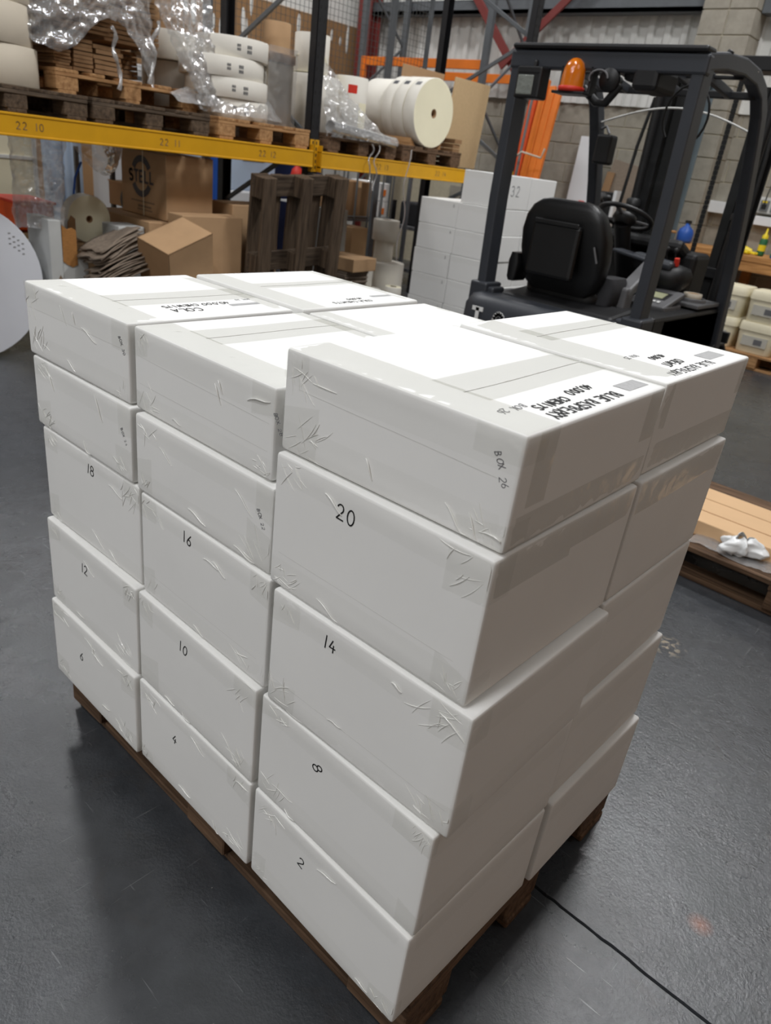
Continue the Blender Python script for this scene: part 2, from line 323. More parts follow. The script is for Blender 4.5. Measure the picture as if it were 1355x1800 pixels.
# ------------------------------------------------------------------ setting
def build_setting():
    rnd = random.Random(3); mb = MB(); xs = [-9+i*0.5 for i in range(19)]+[0.5+i*0.02 for i in range(90)]+[2.3+i*0.5 for i in range(16)]
    rows = []
    for x in xs:
        j = 0.510+0.006*noise.noise(Vector((x*9, 1, 0)))+0.003*noise.noise(Vector((x*40, 2, 0))); g = 0.0022+0.0016*noise.noise(Vector((x*20, 5, 0)))
        dp = -0.008*min(1, max(0, (x-.6)/.3)); rows.append([(x, -9, 0), (x, j-g-0.002, 0), (x, j-g, dp), (x, j+g, dp), (x, j+g+0.002, 0), (x, 9, 0)])
    n = 6; vs = [p for r in rows for p in r]
    fs = [(i*n+k, (i+1)*n+k, (i+1)*n+k+1, i*n+k+1) for i in range(len(xs)-1) for k in range(n-1)]
    mb.add(vs, fs); struct(mb.build('floor', 'floor'))
    # back wall: block work below, ribbed cladding above
    wb = struct(MB().b6(-7.6, 3.5, 8.512, 8.7, 0, 2.30).build('wall_back', 'mortar'))
    BL, BH, J = 0.44, 0.215, 0.01
    src = MB().box((0, 0, 0), (BL, 0.10, BH)).build('block', 'block', wb, bevel=0.004, seg=1); first = True
    for c in range(1, 10):
        z = 0.045+c*(BH+J)+BH/2
        for k in range(15):
            x = -5.3+k*(BL+J)+(0.225 if c % 2 else 0)
            p = (x, 8.552+rnd.uniform(-.003, .003), z)
            if first: src.location = p; first = False
            else: inst(src, wb, p)
    # pier of stacked blocks
    pier = MB().b6(-2.28, -1.75, 8.13, 8.55, 2.5-2.26, 4.0).build('wall_pier', 'mortar'); struct(pier)
    ps = MB().box((0, 0, 0), (0.27, 0.43, BH)).build('block', 'block', pier, bevel=0.004, seg=1); first = True
    for c in range(16):
        for k in range(2):
            p = (-2.015+(-0.14 if k == 0 else 0.14), 8.333-0.003*(c % 2), 0.36+c*(BH+J))
            if first: ps.location = p; first = False
            else: inst(ps, pier, p)
    mb = MB(); prof = []
    for k in range(5):
        x = k*0.2; prof += [(x, 0.035), (x+0.085, 0.035), (x+0.105, 0.0), (x+0.165, 0.0), (x+0.185, 0.035)]
    prof.append((1.0, 0.035)); vs = [(x, y, z) for z in (2.285, 4.4) for (x, y) in prof]; m = len(prof)
    mb.add(vs, [(i, i+1, m+i+1, m+i) for i in range(m-1)])
    sh = mb.build('cladding_sheet', 'clad', wb, solid=0.003); sh.location = (-7.5, 8.44, 0)
    for k in range(1, 11): inst(sh, wb, (-7.5+k*1.0, 8.44+(0.004 if k % 2 else 0), 0))
    r = MB()
    for z in (3.18, ): r.b6(-7.4, -2.3, 8.25, 8.42, z, z+0.05).b6(-7.4, -2.3, 8.25, 8.28, z, z+0.15).b6(-7.4, -2.3, 8.25, 8.42, z+0.14, z+0.155)
    struct(r.build('trim_1', 'grey_steel', bevel=0.003))
    struct(MB().b6(-1.73, 1.5, 8.25, 8.42, 3.16, 3.31).build('trim_2', 'grey_steel', bevel=0.003))
    b = MB().bar((-5.55, 8.2, 3.6), (-4.42, 8.2, 2.45), 0.10, 0.03, (0, 1, 0)); struct(b.build('trim_3', 'red_steel', bevel=0.004))
    b = MB().bar((-3.6, 8.16, 3.6), (-4.75, 8.16, 2.6), 0.09, 0.03, (0, 1, 0)); struct(b.build('trim_4', 'red_steel', bevel=0.004))
    c = MB().b6(-2.12, -1.92, 7.93, 7.95, 0, 2.56).b6(-2.12, -1.92, 8.09, 8.11, 0, 2.56).b6(-2.03, -2.01, 7.94, 8.1, 0, 2.56).b6(-2.14, -1.90, 7.91, 8.13, 2.55, 2.57); struct(c.build('trim_5', 'blue_steel', bevel=0.003))
    struct(MB().b6(-7.3, -7.05, 8.1, 8.12, 0, 4.2).b6(-7.3, -7.05, 8.3, 8.32, 0, 4.2).b6(-7.19, -7.17, 8.11, 8.31, 0, 4.2).build('trim_6', 'red_steel', bevel=0.003))
    # left wall: brown boards to 3.04 m, rough white plaster above
    wl = struct(MB().b6(-7.7, -7.53, -3, 8.6, 0, 4.4).build('wall_left', 'whitewall'))
    bs = MB().box((0, 0, 0), (0.02, 1.19, 3.04)).build('board', 'brownwall', wl, bevel=0.002, seg=1); bs.location = (-7.52, -0.6, 1.52)
    for k in range(1, 8): inst(bs, wl, (-7.52, -0.6+k*1.2, 1.52))
    sp = random.Random(8)
    for k in range(14):
        y = sp.uniform(5.2, 8.3); z = 3.04-sp.uniform(0.0, .5)**1.5*1.4; w = sp.uniform(.02, .05); h = sp.uniform(.05, .2)
        mb = MB(); mb.lathe([(0.001, 0.006), (w*.6, 0.004), (w, 0)], (-7.51, y, z), 10, (1, 0, 0))
        for i, p in enumerate(mb.v): mb.v[i] = Vector((p.x, p.y, z+(p.z-z)*h/w))
        mb.build('plaster_splash', 'whitewall', wl)
    wr = struct(MB().b6(5.0, 5.2, -9, 8.6, 0, 4.4).build('wall_right_bounce', 'whitewall'))  # unseen wall, added with its brown boards to bounce warm light onto the cartons
    bs2 = MB().box((0, 0, 0), (0.02, 1.19, 3.4)).build('board', 'brownwall', wr, bevel=.002, seg=1); bs2.location = (4.99, -8.4, 1.7)
    for k in range(1, 14): inst(bs2, wr, (4.99, -8.4+k*1.2, 1.7))
    struct(MB().b6(-7.7, 5.2, -9.2, -9.0, 0, 4.4).build('wall_front', 'whitewall'))
build_setting()

# ------------------------------------------------------------------ timber pallets
PCACHE = {}
def pallet(label, loc, rz=0, style='old', L=1.2, Wd=0.8, H=0.144, group=None, rot=None, seed=0, name='timber_pallet'):
    rnd = random.Random(seed); root = thing(name, label, 'pallet', loc, rz, group, rot)
    mx, my = 'wood_'+style, 'wood_'+style+'y'; t = 0.022*H/0.144; bh = H-3*t
    def piece(key, dims, m, p, nm, jr=0.006):
        k = (key, style, tuple(round(x, 3) for x in dims))
        if k not in PCACHE:
            o = MB().box((0, 0, 0), dims).build(nm, m, root, bevel=0.003, seg=1); PCACHE[k] = o
        else: o = inst(PCACHE[k], root)
        o.location = p; o.rotation_euler = (0, 0, rnd.uniform(-jr, jr)); return o
    bw = 0.143
    ys = [-Wd/2+bw/2, -Wd/4+bw/8-0.005, 0, Wd/4-bw/8+0.005, Wd/2-bw/2]
    for i, y in enumerate(ys): piece('top', (L+rnd.choice((0, .004)), bw if i % 2 == 0 else 0.1, t), mx, (rnd.uniform(-.003, .003), y, H-t/2), 'deck_board')
    for x in (-L/2+bw/2, 0, L/2-bw/2): piece('str', (bw, Wd-.004, t), my, (x, 0, H-1.5*t), 'cross_board', .002)
    for x in (-L/2+bw/2, 0, L/2-bw/2):
        for y in (-Wd/2+bw/2, 0, Wd/2-bw/2): piece('blk', (bw-.004, bw-.004 if y else .12, bh), mx, (x+rnd.uniform(-.004, .004), y, t+bh/2), 'block', .03)
    for y in (-Wd/2+bw/2, 0, Wd/2-bw/2): piece('skid', (L, 0.1 if y == 0 else bw-.03, t), mx, (0, y, t/2), 'skid_board')
    return root
pallet('worn brown pallet under the big stack of white cartons in front', (0.602, 0.425, 0), 0, 'old', seed=1)

# ------------------------------------------------------------------ the stack of white cartons
HT, H5, H4, CW, CD = 0.224, 0.1534, 0.1566, 0.392, 0.394
TAPE_N = [0]
def carton(label, loc, rz, w, d, h, seed, group='white cartons on the front pallet', fine=True, hidden=False):
    root = thing('white_carton', label, 'box', loc, rz, group); rnd = random.Random(seed); sv = Vector((seed*3.7, seed*1.3, seed*2.1))
    amp = 0.0016
    def disp(p):
        return amp*noise.noise(p*5+sv)-0.0008
    def surf(p, n, eps=0.0006): return p+n*(disp(p)+eps)
    r = 0.006; mb = MB(); lo = Vector((-w/2+r, r, r)); hi = Vector((w/2-r, d-r, h-r))
    def face(o, u, v, nu, nv, n):
        o, u, v, n = Vector(o), Vector(u), Vector(v), Vector(n)
        def spread(a): # cluster near edges
            return 0.5-0.5*math.copysign(abs(1-2*a)**0.8, 1-2*a) if 0 < a < 1 else a
        def fn(a, b):
            p = o+u*a+v*b; q = Vector((min(max(p.x, lo.x), hi.x), min(max(p.y, lo.y), hi.y), min(max(p.z, lo.z), hi.z))); dd = (p-q).normalized()
            e = min(min(a, 1-a)*u.length, min(b, 1-b)*v.length); k = min(1, e/0.02)
            return q+dd*(r+disp(p)*k)
        eu = [0, r*0.35/u.length, r/u.length]; ev = [0, r*0.35/v.length, r/v.length]
        A = eu+[eu[2]+(1-2*eu[2])*i/nu for i in range(1, nu)]+[1-x for x in eu[::-1]]; B = ev+[ev[2]+(1-2*ev[2])*i/nv for i in range(1, nv)]+[1-x for x in ev[::-1]]
        vs = [fn(a, b) for b in B for a in A]; m = len(A)
        mb.add(vs, [(j*m+i, j*m+i+1, (j+1)*m+i+1, (j+1)*m+i) for j in range(len(B)-1) for i in range(m-1)], True)
    nn = 10 if fine else 3
    X, Y, Z = (w, 0, 0), (0, d, 0), (0, 0, h)
    face((-w/2, 0, 0), X, Z, nn, nn, (0, -1, 0)); face((w/2, 0, 0), Y, Z, nn, nn, (1, 0, 0)); face((w/2, d, 0), (-w, 0, 0), Z, nn, nn, (0, 1, 0))
    face((-w/2, d, 0), (0, -d, 0), Z, nn, nn, (-1, 0, 0)); face((-w/2, 0, h), X, Y, nn, nn, (0, 0, 1)); face((-w/2, d, 0), X, (0, -d, 0), nn, nn, (0, 0, -1))
    mb.build('body', 'carton', root)
    root_surf = surf
    def ridge(p, s):
        q = Vector((p.x*s+p.z*s*.7, p.y*s*1.0, p.z*s*.35-p.x*s*.5))+sv
        a = 1-abs(noise.noise(q))*2.2; b = 1-abs(noise.noise(q*1.9+Vector((7, 3, 1))))*2.2
        return max(0, a)**3*.7+max(0, b)**4*.5
    def sheet(path, nu, nv, wr=0.0, s=55, m='tape', name='tape'):
        mb = MB()
        def fn(a, b):
            p, n = path(a, b); p = Vector(p); n = Vector(n).normalized(); e = min(a, 1-a, b, 1-b); k = min(1, e*6)
            return surf(p, n, 0.0005+0.0003*rnd.random()*0+(wr*ridge(p, s)*k if wr else 0))
        mb.grid(fn, nu, nv); return mb.build(name, m, root)
    def top_edge(b=.075, a=.045, x0=None, x1=None, wr=.001, m='tape2'): # tape folded from the lid over the front edge
        x0 = -w/2+.002 if x0 is None else x0; x1 = w/2-.002 if x1 is None else x1
        sheet(lambda u, v: ((x0+(x1-x0)*u, .001+(b-.001)*v, h), (0, 0, 1)), 44, 7, wr, 45, m, 'edge_tape')
        sheet(lambda u, v: ((x0+(x1-x0)*u, 0, h-.001-(a-.001)*(1-v)), (0, -1, 0)), 44, 7, wr, 45, 'tape', 'edge_tape')
    def bottom_edge(a=.045, wr=.0012, m='tape'):
        return sheet(lambda u, v: ((-w/2+.003+(w-.006)*u, 0, .002+a*v), (0, -1, 0)), 48, 8, wr, 50, m, 'edge_tape')
    def seam(x0, x1, y0=.07, y1=None):
        y1 = d if y1 is None else y1
        sheet(lambda u, v: ((x0+(x1-x0)*u, y0+(y1-y0)*v, h), (0, 0, 1)), 10, 30, .0004, 25, 'tape2', 'seam_tape')
        mb = MB(); xm = (x0*.45+x1*.55)
        pts = [(root_surf(Vector((xm+.003*math.sin(i*.16+seed), y0+(y1-y0)*i/20, h)), Vector((0, 0, 1)), .0004), Vector((0, 0, 1))) for i in range(21)]
        ribbon(mb, pts, .0018, .0003); mb.build('flap_seam', 'seamline', root)
    def back_edge(b=.03, m='tape2'):
        sheet(lambda u, v: ((-w/2+.002+(w-.004)*u, d-b+b*v, h), (0, 0, 1)), 24, 4, .0005, 30, m, 'edge_tape')
    def corner(k, su=.06, sv_=.06, wrap=.018, wr=.0024, m='tapew'):
        sx = -1 if k[1] == 'L' else 1; U = [-wrap, -wrap*.5, -.0012, 0.0012]+[su*i/12 for i in range(1, 13)]
        sk = rnd.uniform(-.3, .3)
        def path(a, b):
            u = U[min(len(U)-1, int(round(a*(len(U)-1))))]; z = h-.002-sv_*b if k[0] == 'T' else .002+sv_*b
            z += sk*max(u, 0)*(1 if k[0] == 'B' else -1)*(b); z = min(max(z, .001), h-.001)
            if u < -.0011: return (sx*w/2, -u, z), (sx, 0, 0)
            if u < .0013: return (sx*w/2, 0, z), (sx*.7, -.7, 0)
            return (sx*(w/2-u), 0, z), (0, -1, 0)
        nv = 14; mb = MB(); nu = len(U)-1
        vs = []
        for j in range(nv+1):
            for i in range(nu+1):
                p, n = path(i/nu, j/nv); p = Vector(p); n = Vector(n).normalized(); e = min(i/nu, 1-i/nu, j/nv, 1-j/nv)
                vs.append(surf(p, n, .0006+wr*ridge(p, 70)*min(1, .25+e*5)))
        fs = [(j*(nu+1)+i, j*(nu+1)+i+1, (j+1)*(nu+1)+i+1, (j+1)*(nu+1)+i) for j in range(nv) for i in range(nu)]
        if sx > 0: fs = [f[::-1] for f in fs]
        if k[0] == 'T': fs = [f[::-1] for f in fs]
        mb.add(vs, fs, True); return mb.build('corner_tape', m, root)
    def star(k, n=6, L=.05): # crumpled tape: short raised creases over one corner
        sx = -1 if k[1] == 'L' else 1; sz = -1 if k[0] == 'T' else 1; cz = h-.004 if k[0] == 'T' else .004; mb = MB(); main = rnd.uniform(.3, 1.2)
        for q in range(n):
            ox, oz = rnd.uniform(0, L), rnd.uniform(0, L*.6); a = main+rnd.choice((0, 0, 0, 1.3, -.9))+rnd.uniform(-.25, .25); l = rnd.uniform(.25, .8)*L; bend = rnd.uniform(-.5, .5); P = []
            x, z = w/2-.006-ox, oz
            for i in range(7):
                P.append(surf(Vector((sx*min(max(x, -w/2+.004), w/2-.004), 0, min(max(cz+sz*z, .003), h-.003))), Vector((0, -1, 0)), .0004)); aa = a+bend*i/6; x -= l/6*math.cos(aa); z += l/6*math.sin(aa)
            r0 = rnd.uniform(.0003, .0009); mb.tube(P, [r0*(.2+.8*math.sin(PI*(i+.6)/7.2)) for i in range(7)], 5)
        return mb.build('tape_wrinkles', 'fold', root)
    def side(y0, y1, z0, z1, wr=.0012, m='tapes', s=45):
        return sheet(lambda u, v: ((w/2, y0+(y1-y0)*u, z0+(z1-z0)*v), (1, 0, 0)), max(4, int((y1-y0)/.012)), max(3, int(abs(z1-z0)/.006)), wr, s, m, 'side_tape')
    def crease(pts, wd=.0016): # a lifted fold of tape on the front
        mb = MB(); P = []
        for i, (x, z) in enumerate(pts): P.append(surf(Vector((x, 0, z)), Vector((0, -1, 0)), .0008+.0012*math.sin(PI*i/max(1, len(pts)-1))))
        mb.tube(P, [wd*(.3+.7*math.sin(PI*min(.97, max(.03, i/max(1, len(P)-1))))) for i in range(len(P))], 6); return mb.build('tape_fold', 'fold', root)
    def num(txt, x, z, hh=.018, m='ink', wd=.0021, rot=0):
        c, s = math.cos(rot), math.sin(rot)
        return write('handwritten_number', txt, (x, 0, z), (c, 0, s), (-s, 0, c), hh, wd, m, root, lambda p, n: surf(p, n, .0003), .22, .02, .0003, hand=.12)
    def down(txt, x, z, hh=.009, m='pen', wd=.0008, rot=0.45):
        c, s = math.cos(rot), math.sin(rot)
        return write('handwritten_note', txt, (x, 0, z), (s, 0, -c), (c, 0, s), hh, wd, m, root, lambda p, n: surf(p, n, .0003), .2, .04, .0003, hand=.18)
    def topnote(txt, x, y, hh, wd=.003, m='ink', rot=0.0, wide=1.0):
        c, s = math.cos(rot), math.sin(rot)
        return write('handwritten_note', txt, (x, y, h), (s, -c, 0), (c, s, 0), hh, wd, m, root, lambda p, n: surf(p, n, .0004), .14, .05, .0003, wide=wide, hand=.14)
    def score(z0, z1):
        mb = MB(); ribbon(mb, [(surf(Vector((-w/2+.012+(w-.024)*i/24, 0, z0+(z1-z0)*i/24)), Vector((0, -1, 0)), .0002), Vector((0, -1, 0))) for i in range(25)], .0004, .0001); mb.build('score_line', 'seamline', root)
    def sticker(x, y, wx, wy):
        sheet(lambda u, v: ((x+wx*u, y+wy*v, h), (0, 0, 1)), 4, 8, 0, 1, 'sticker', 'printed_sticker')
    root_api = dict(top_edge=top_edge, bottom_edge=bottom_edge, seam=seam, back_edge=back_edge, corner=corner, side=side, star=star, crease=crease, num=num, down=down, topnote=topnote, sticker=sticker, score=score, root=root, w=w, h=h, d=d, rnd=rnd)
    return type('K', (), {k: staticmethod(v) if callable(v) else v for k, v in root_api.items()})
OFF = {30: (-23, 9.8, 1.0), 28: (-17.5, 15.6, -.4), 24: (-14.8, 7, .1), 22: (-1.3, 5.7, .3), 18: (2.3, 8.9, .6), 12: (5.5, -5.1, -.1), 6: (4.6, -13.4, -.6), 16: (9.3, 2.9, -.7), 10: (3.1, -7, -1), 4: (3.1, -9.8, -.5),
       26: (-1.1, 11.3, 1.1), 20: (.1, .2, .3), 14: (19.7, -5.8, .7), 8: (5.5, -9.4, -1), 2: (4.1, -13.9, -1.4)}
COLN = {2: (6, 12, 18, 24, 30), 1: (4, 10, 16, 22, 28), 0: (2, 8, 14, 20, 26)}
NUMPOS = {20: (.954, .997), 14: (.954, .780), 8: (.958, .534), 2: (.947, .297), 16: (.570, .783), 10: (.571, .545), 4: (.544, .293), 18: (.208, .782), 12: (.180, .529), 6: (.152, .272)}
NOTE = {30: (.352, 1.080), 24: (.357, .906), 28: (.788, 1.072), 22: (.768, .908), 26: (1.171, 1.143)}
COLW = {0: 'leftmost front column', 1: 'middle front column', 2: 'nearest front column'}; LW = ('bottom', 'second from bottom', 'middle', 'second from top', 'top')
PZ = 0.145; CARD = {}
def stack():
    for col, nums in ((0, COLN[2]), (1, COLN[1]), (2, COLN[0])):
        z = PZ
        for lay, n in enumerate(nums):
            h = H5 if lay == 4 else (H4 if n in (22, 24) else HT)
            dx, dy, rz = OFF[n]; cx = col*.4+.2+dx/1000; loc = (cx, dy/1000, z)
            if n in NUMPOS: lab = 'white carton marked %d in black, %s of the %s' % (n, LW[lay], COLW[col])
            else: lab = 'white carton noted BOX %d in pen, %s of the %s' % (n, LW[lay], COLW[col])
            k = carton(lab, loc, math.radians(rz), CW, CD, h-.0026, n); CARD[n] = k; r = k.rnd
            def lx(x): return x-cx
            if n in NUMPOS: k.num(str(n), lx(NUMPOS[n][0]), NUMPOS[n][1]-z, .0245 if n in (20,) else .0225, rot=-.9 if n == 8 else (-.25 if n == 2 else -.05))
            if n in NOTE: k.down('BOX %d' % n, lx(NOTE[n][0]), NOTE[n][1]-z, .0095 if n == 26 else .0075, rot=.42 if n == 26 else .5)
            # crumpled corner tape
            for c in ('TL', 'TR', 'BL', 'BR'):
                if r.random() < .88: k.corner(c, r.uniform(.04, .075), r.uniform(.035, .065), .05 if (col == 2 and c[1] == 'R' and lay >= 2) else .016, r.uniform(.0018, .0034))
            for c in ('TL', 'TR', 'BL', 'BR'):
                if r.random() < .9 and not (n in NOTE and c == 'TR'): k.star(c, r.randint(6, 14), r.uniform(.03, .065))
            k.bottom_edge(r.uniform(.03, .05), r.uniform(.0008, .0018))
            if lay < 4: k.top_edge(.03, r.uniform(.03, .05), wr=r.uniform(.0006, .0014), m='tape')
            for q in range(r.randint(2, 4)):
                x = r.uniform(-.16, .16); zz = r.choice((r.uniform(.01, .05), h-r.uniform(.015, .05))); a = r.uniform(-1.1, .3); l = r.uniform(.02, .06)
                P = [(x+l*i/5*math.cos(a), zz+l*i/5*math.sin(a)+.003*math.sin(i)) for i in range(6)]
                P = [(min(max(p, -.19), .19), min(max(q2, .004), h-.006)) for p, q2 in P]
                k.crease(P, r.uniform(.0007, .0015))
            z += h
    c = CARD[30]; c.seam(-.025, .075); c.top_edge(.075, .05, wr=.0022); c.back_edge(.035)
    c.topnote('COLA', .132, .17, .022, .0024); c.topnote('40,000 CHEWITS', .098, .215, .015, .0018, wide=1.05); c.topnote('BOX 30', .082, .345, .009, .0008, 'pencil'); c.sticker(.112, .285, .014, .075)
    c = CARD[28]; c.seam(-.13, -.035); c.top_edge(.075, .05, wr=.0028); c.back_edge(.03)
    c = CARD[26]; c.seam(.005, .098); c.top_edge(.078, .05, wr=.0022); c.back_edge(.012)
    c.topnote('BLUE RASPBERRY', .172, .180, .018, .0030, wide=.98); c.topnote('CHEWITS', .146, .140, .015, .0026, wide=1.0); c.topnote('40,000', .134, .236, .015, .0026, wide=1.05); c.topnote('BOX 26', .132, .068, .012, .0011, 'pencil', wide=1.1); c.sticker(.150, .305, .026, .066)
    c.side(.03, .075, H5-.10, H5-.004, .003); c.side(.01, .385, .004, .045, .002); c.side(.34, .39, H5-.08, H5-.004, .003)
    c.score(.098, .090); CARD[28].score(.10, .092); CARD[28].score(.05, .047); CARD[30].score(.10, .10); CARD[20].score(.06, .058); CARD[16].score(.05, .05); CARD[14].score(.05, .048)
    c = CARD[20]; c.side(.01, .20, HT-.062, HT-.004, .003); c.side(.20, .385, HT-.05, HT-.004, .002)
    for n in (14, 8, 2): CARD[n].side(.01, .385, HT-.055, HT-.004, .0015, 'tape'); CARD[n].side(.01, .385, .004, .05, .0015, 'tape')
    # back row
    for col in range(3):
        z = PZ
        for lay in range(5):
            n = COLN[2-col][lay]; h = H5 if lay == 4 else (H4 if n in (22, 24) else HT)
            dx, dy, rz = OFF[n]; bdx, bdy = {(2, 4): (-14.3, 6), (2, 3): (-2.6, 0), (2, 2): (-.7, -9), (2, 1): (6, -6), (2, 0): (18.5, -2)}.get((col, lay), (dx*.5, 0))
            y0 = CD+.012+max(bdy, 0)/1000+dy/1000*(1 if dy > 0 else 1)
            lab = {(2, 4): 'far right white carton whose lid says BLUE RASPBERRY CHEWIT near the aisle', (0, 4): 'far left white carton whose lid says COLA CHEWITS in front of the leaning pallet', (1, 4): 'far middle white carton on top with a blank lid beside the forklift counterweight',
                   (2, 3): 'white carton below the far BLUE RASPBERRY CHEWIT carton, directly behind carton 20', (2, 2): 'white carton at half height in the far column of the shaded end', (2, 1): 'white carton second from bottom in the far column of the shaded end', (2, 0): 'bottom white carton directly behind carton 2, sticking out at the far corner'}.get((col, lay), 'white carton behind the %s carton of the %s, hidden' % (LW[lay], COLW[col]))
            vis = col == 2 or lay == 4
            hh = h-.0026+(.004 if (col, lay) == (0, 4) else 0)
            k = carton(lab, (col*.4+.2+bdx/1000, y0, z), math.radians(rz*.4), CW, CD-.006, hh, 60+col*7+lay, fine=vis)
            if (col, lay) == (2, 4):
                k.top_edge(.10, .03, wr=.001); k.seam(-.115, -.045); k.back_edge(.012); k.topnote('BLUE RASPBERRY', .172, .155, .017, .0026); k.topnote('CHEWIT', .140, .155, .016, .0024); k.topnote('40,000', .108, .165, .013, .002); k.topnote('BOX 25', .085, .11, .010, .0009, 'pencil'); k.sticker(.135, .262, .030, .075)
                k.side(.0, .385, .004, .05, .0022); k.side(.005, .04, h-.08, h-.004, .003); k.side(.36, .388, h-.07, h-.004, .003)
            if (col, lay) == (0, 4):
                k.top_edge(.07, .03, wr=.001); k.seam(-.065, -.012); k.back_edge(.03); k.topnote('COLA CHEWITS', .165, .185, .014, .0015); k.topnote('40,000', .14, .215, .012, .0014); k.sticker(.12, .285, .014, .07)
            if (col, lay) == (1, 4): k.top_edge(.05, .03, wr=.001); k.back_edge(.02); k.seam(.06, .14)
            if (col, lay) == (2, 3): k.side(.005, .385, h-.06, h-.004, .002)
            if col == 2 and lay < 3: k.side(.005, .385, h-.055, h-.004, .0016, 'tape'); k.side(.005, .385, .004, .05, .0016, 'tape')
            z += h
stack()
# ------------------------------------------------------------------ pallet rack along the left side
RX, RB = -3.04, -4.11
def rack():
    root = thing('pallet_rack', 'tall black pallet rack with yellow beams along the left side', 'rack', (-3.575, 3.5, 0))
    B = lambda mb, nm, m, par=root, bev=.003: mb.build(nm, m, par, world=True, bevel=bev, seg=1)
    for fy in (0.80, 3.51, 6.22):
        for x in (RX, RB):
            mb = MB(); s = 1 if x == RX else -1
            # open channel section
            mb.b6(x-.035, x+.035, fy-.045, fy-.041, 0, 4.0).b6(x-.035, x+.035, fy+.041, fy+.045, 0, 4.0)
            xo = x+s*.035
            mb.b6(min(xo, xo-s*.004), max(xo, xo-s*.004), fy-.045, fy+.045, 0, 4.0)
            u = B(mb, 'upright', 'black_steel', bev=0)
            h = MB()
            for i in range(52):
                for dy in (-.022, .022): h.b6(xo-.001, xo+.001, fy+dy-.006, fy+dy+.006, .12+i*.075, .145+i*.075)
            B(h, 'slot_holes', 'rubber', u, 0)['kind'] = 'stuff'
            B(MB().b6(x-.06, x+.06, fy-.06, fy+.06, 0, .006), 'foot_plate', 'galv')
        off = {0.80: .3, 3.51: .35, 6.22: .9}[fy]
        z = off; k = 0 if fy < 6 else 1
        while z < 3.9:
            a, b2 = (RX, RB) if k % 2 == 0 else (RB, RX)
            if z+.56 < 3.95: B(MB().bar((a, fy, z), (b2, fy, z+.56), .035, .022, (0, 1, 0)), 'brace', 'grey_steel')
            z += .56; k += 1
        B(MB().bar((RX, fy, .2), (RB, fy, .2), .035, .022, (0, 1, 0)), 'brace', 'grey_steel')
    for (y0, y1, tx) in ((0.80, 3.51, (('22 10', 1.36), ('22 11', 2.24), ('22 12', 3.03))), (3.51, 6.22, (('22 13', 4.24), ('22 14', 5.02)))):
        for x in (RX+.06, RB-.06):
            bm = B(MB().b6(x-.022, x+.022, y0+.04, y1-.04, 1.285, 1.40).b6(x-.026, x+.026, y0+.04, y1-.04, 1.285, 1.298).b6(x-.026, x+.026, y0+.04, y1-.04, 1.388, 1.402), 'beam', 'yellow')
            if x > RX-.1:
                for (t, y) in tx: write('bay_number', t, (x+.0225, y, 1.342), (0, 1, 0), (0, 0, 1), .036, .004, 'faint', bm, world=True, sp=.35, th=.0008)
        for fy, sg in ((y0, 1), (y1, -1)):
            c = B(MB().b6(RX+.036, RX+.042, min(fy+sg*.004, fy+sg*.046), max(fy+sg*.004, fy+sg*.046), 1.255, 1.475).b6(RX+.036, RX+.085, min(fy+sg*.042, fy+sg*.047), max(fy+sg*.042, fy+sg*.047), 1.255, 1.44), 'beam_connector', 'yellow', bev=.001)
            h = MB()
            for i in range(5): h.b6(RX+.0415, RX+.0435, fy+sg*.018-.005, fy+sg*.018+.005, 1.275+i*.042, 1.298+i*.042)
            B(h, 'connector_slots', 'rubber', c, 0)
rack()
ZP = 1.4025; PH = 0.13
GP = 'pallets on the yellow beams'
pallet('dark weathered pallet at the left edge of the rack under beige rolls', (-3.58, 1.31, ZP), 0, 'dark', Wd=.81, H=PH, group=GP, seed=11)
pallet('dark weathered pallet under the fresh timber pallet on the yellow beam', (-3.58, 2.15, ZP), 0, 'dark', Wd=.82, H=PH, group=GP, seed=12)
pallet('fresh timber pallet carrying wrapped bundles of flat cartons', (-3.82, 2.13, ZP+PH+.001), .02, 'new', Wd=1.0, H=PH, group=GP, seed=13)
pallet('light brown pallet under the white label rolls left of the upright', (-3.58, 3.03, ZP), 0, 'new', Wd=.82, H=PH, group=GP, seed=14)
pallet('brown pallet under the film wrapped load right of the upright', (-3.58, 4.02, ZP), 0, 'old', Wd=.80, H=PH, group=GP, seed=15)
pallet('brown pallet carrying the big cream rolls lying on their side', (-3.58, 4.90, ZP), 0, 'old', Wd=.82, H=PH, group=GP, seed=16)
pallet('dark brown pallet leaning upright against the rack', (-2.80, 3.27, 0.622), 0, 'dark', L=1.2, Wd=.84, rot=(0, math.radians(-83), -.055), seed=17).rotation_mode = 'ZYX'
def roll(label, c, r, ln, axis=(0, 0, 1), core=.038, m='paper', me='paper_c', group=None, prints=0, pz=(), seed=0, name='paper_roll', lip=.004):
    root = thing(name, label, 'roll', c, 0, group); rnd = random.Random(seed)
    b = MB().lathe([(r-lip, 0), (r, lip), (r, ln-lip), (r-lip, ln)], axis=axis, n=48); b.build('wrapping', m, root)
    for h0 in (0, ln): MB().lathe([(core, h0), (r*.33, h0), (r*.66, h0), (r-lip, h0)], axis=axis, n=48, smooth=False).build('end_face', me, root)
    MB().lathe([(core, 0), (core-.005, 0), (core-.005, ln), (core, ln), (core, 0)], axis=axis, n=24).build('core', 'kraft_d', root)
    for (az, z0, w, h) in pz: # printed marks on the side of upright rolls
        mb = MB()
        for i in range(3):
            for j in range(2):
                a0 = az+(i*.4)*w/r; mb.grid(lambda u, v, a0=a0, j=j: ((r+.0008)*math.cos(a0+u*.28*w/r), (r+.0008)*math.sin(a0+u*.28*w/r), z0+j*.55*h+v*.4*h), 3, 1)
        mb.build('printed_mark', 'print', root)
    return root
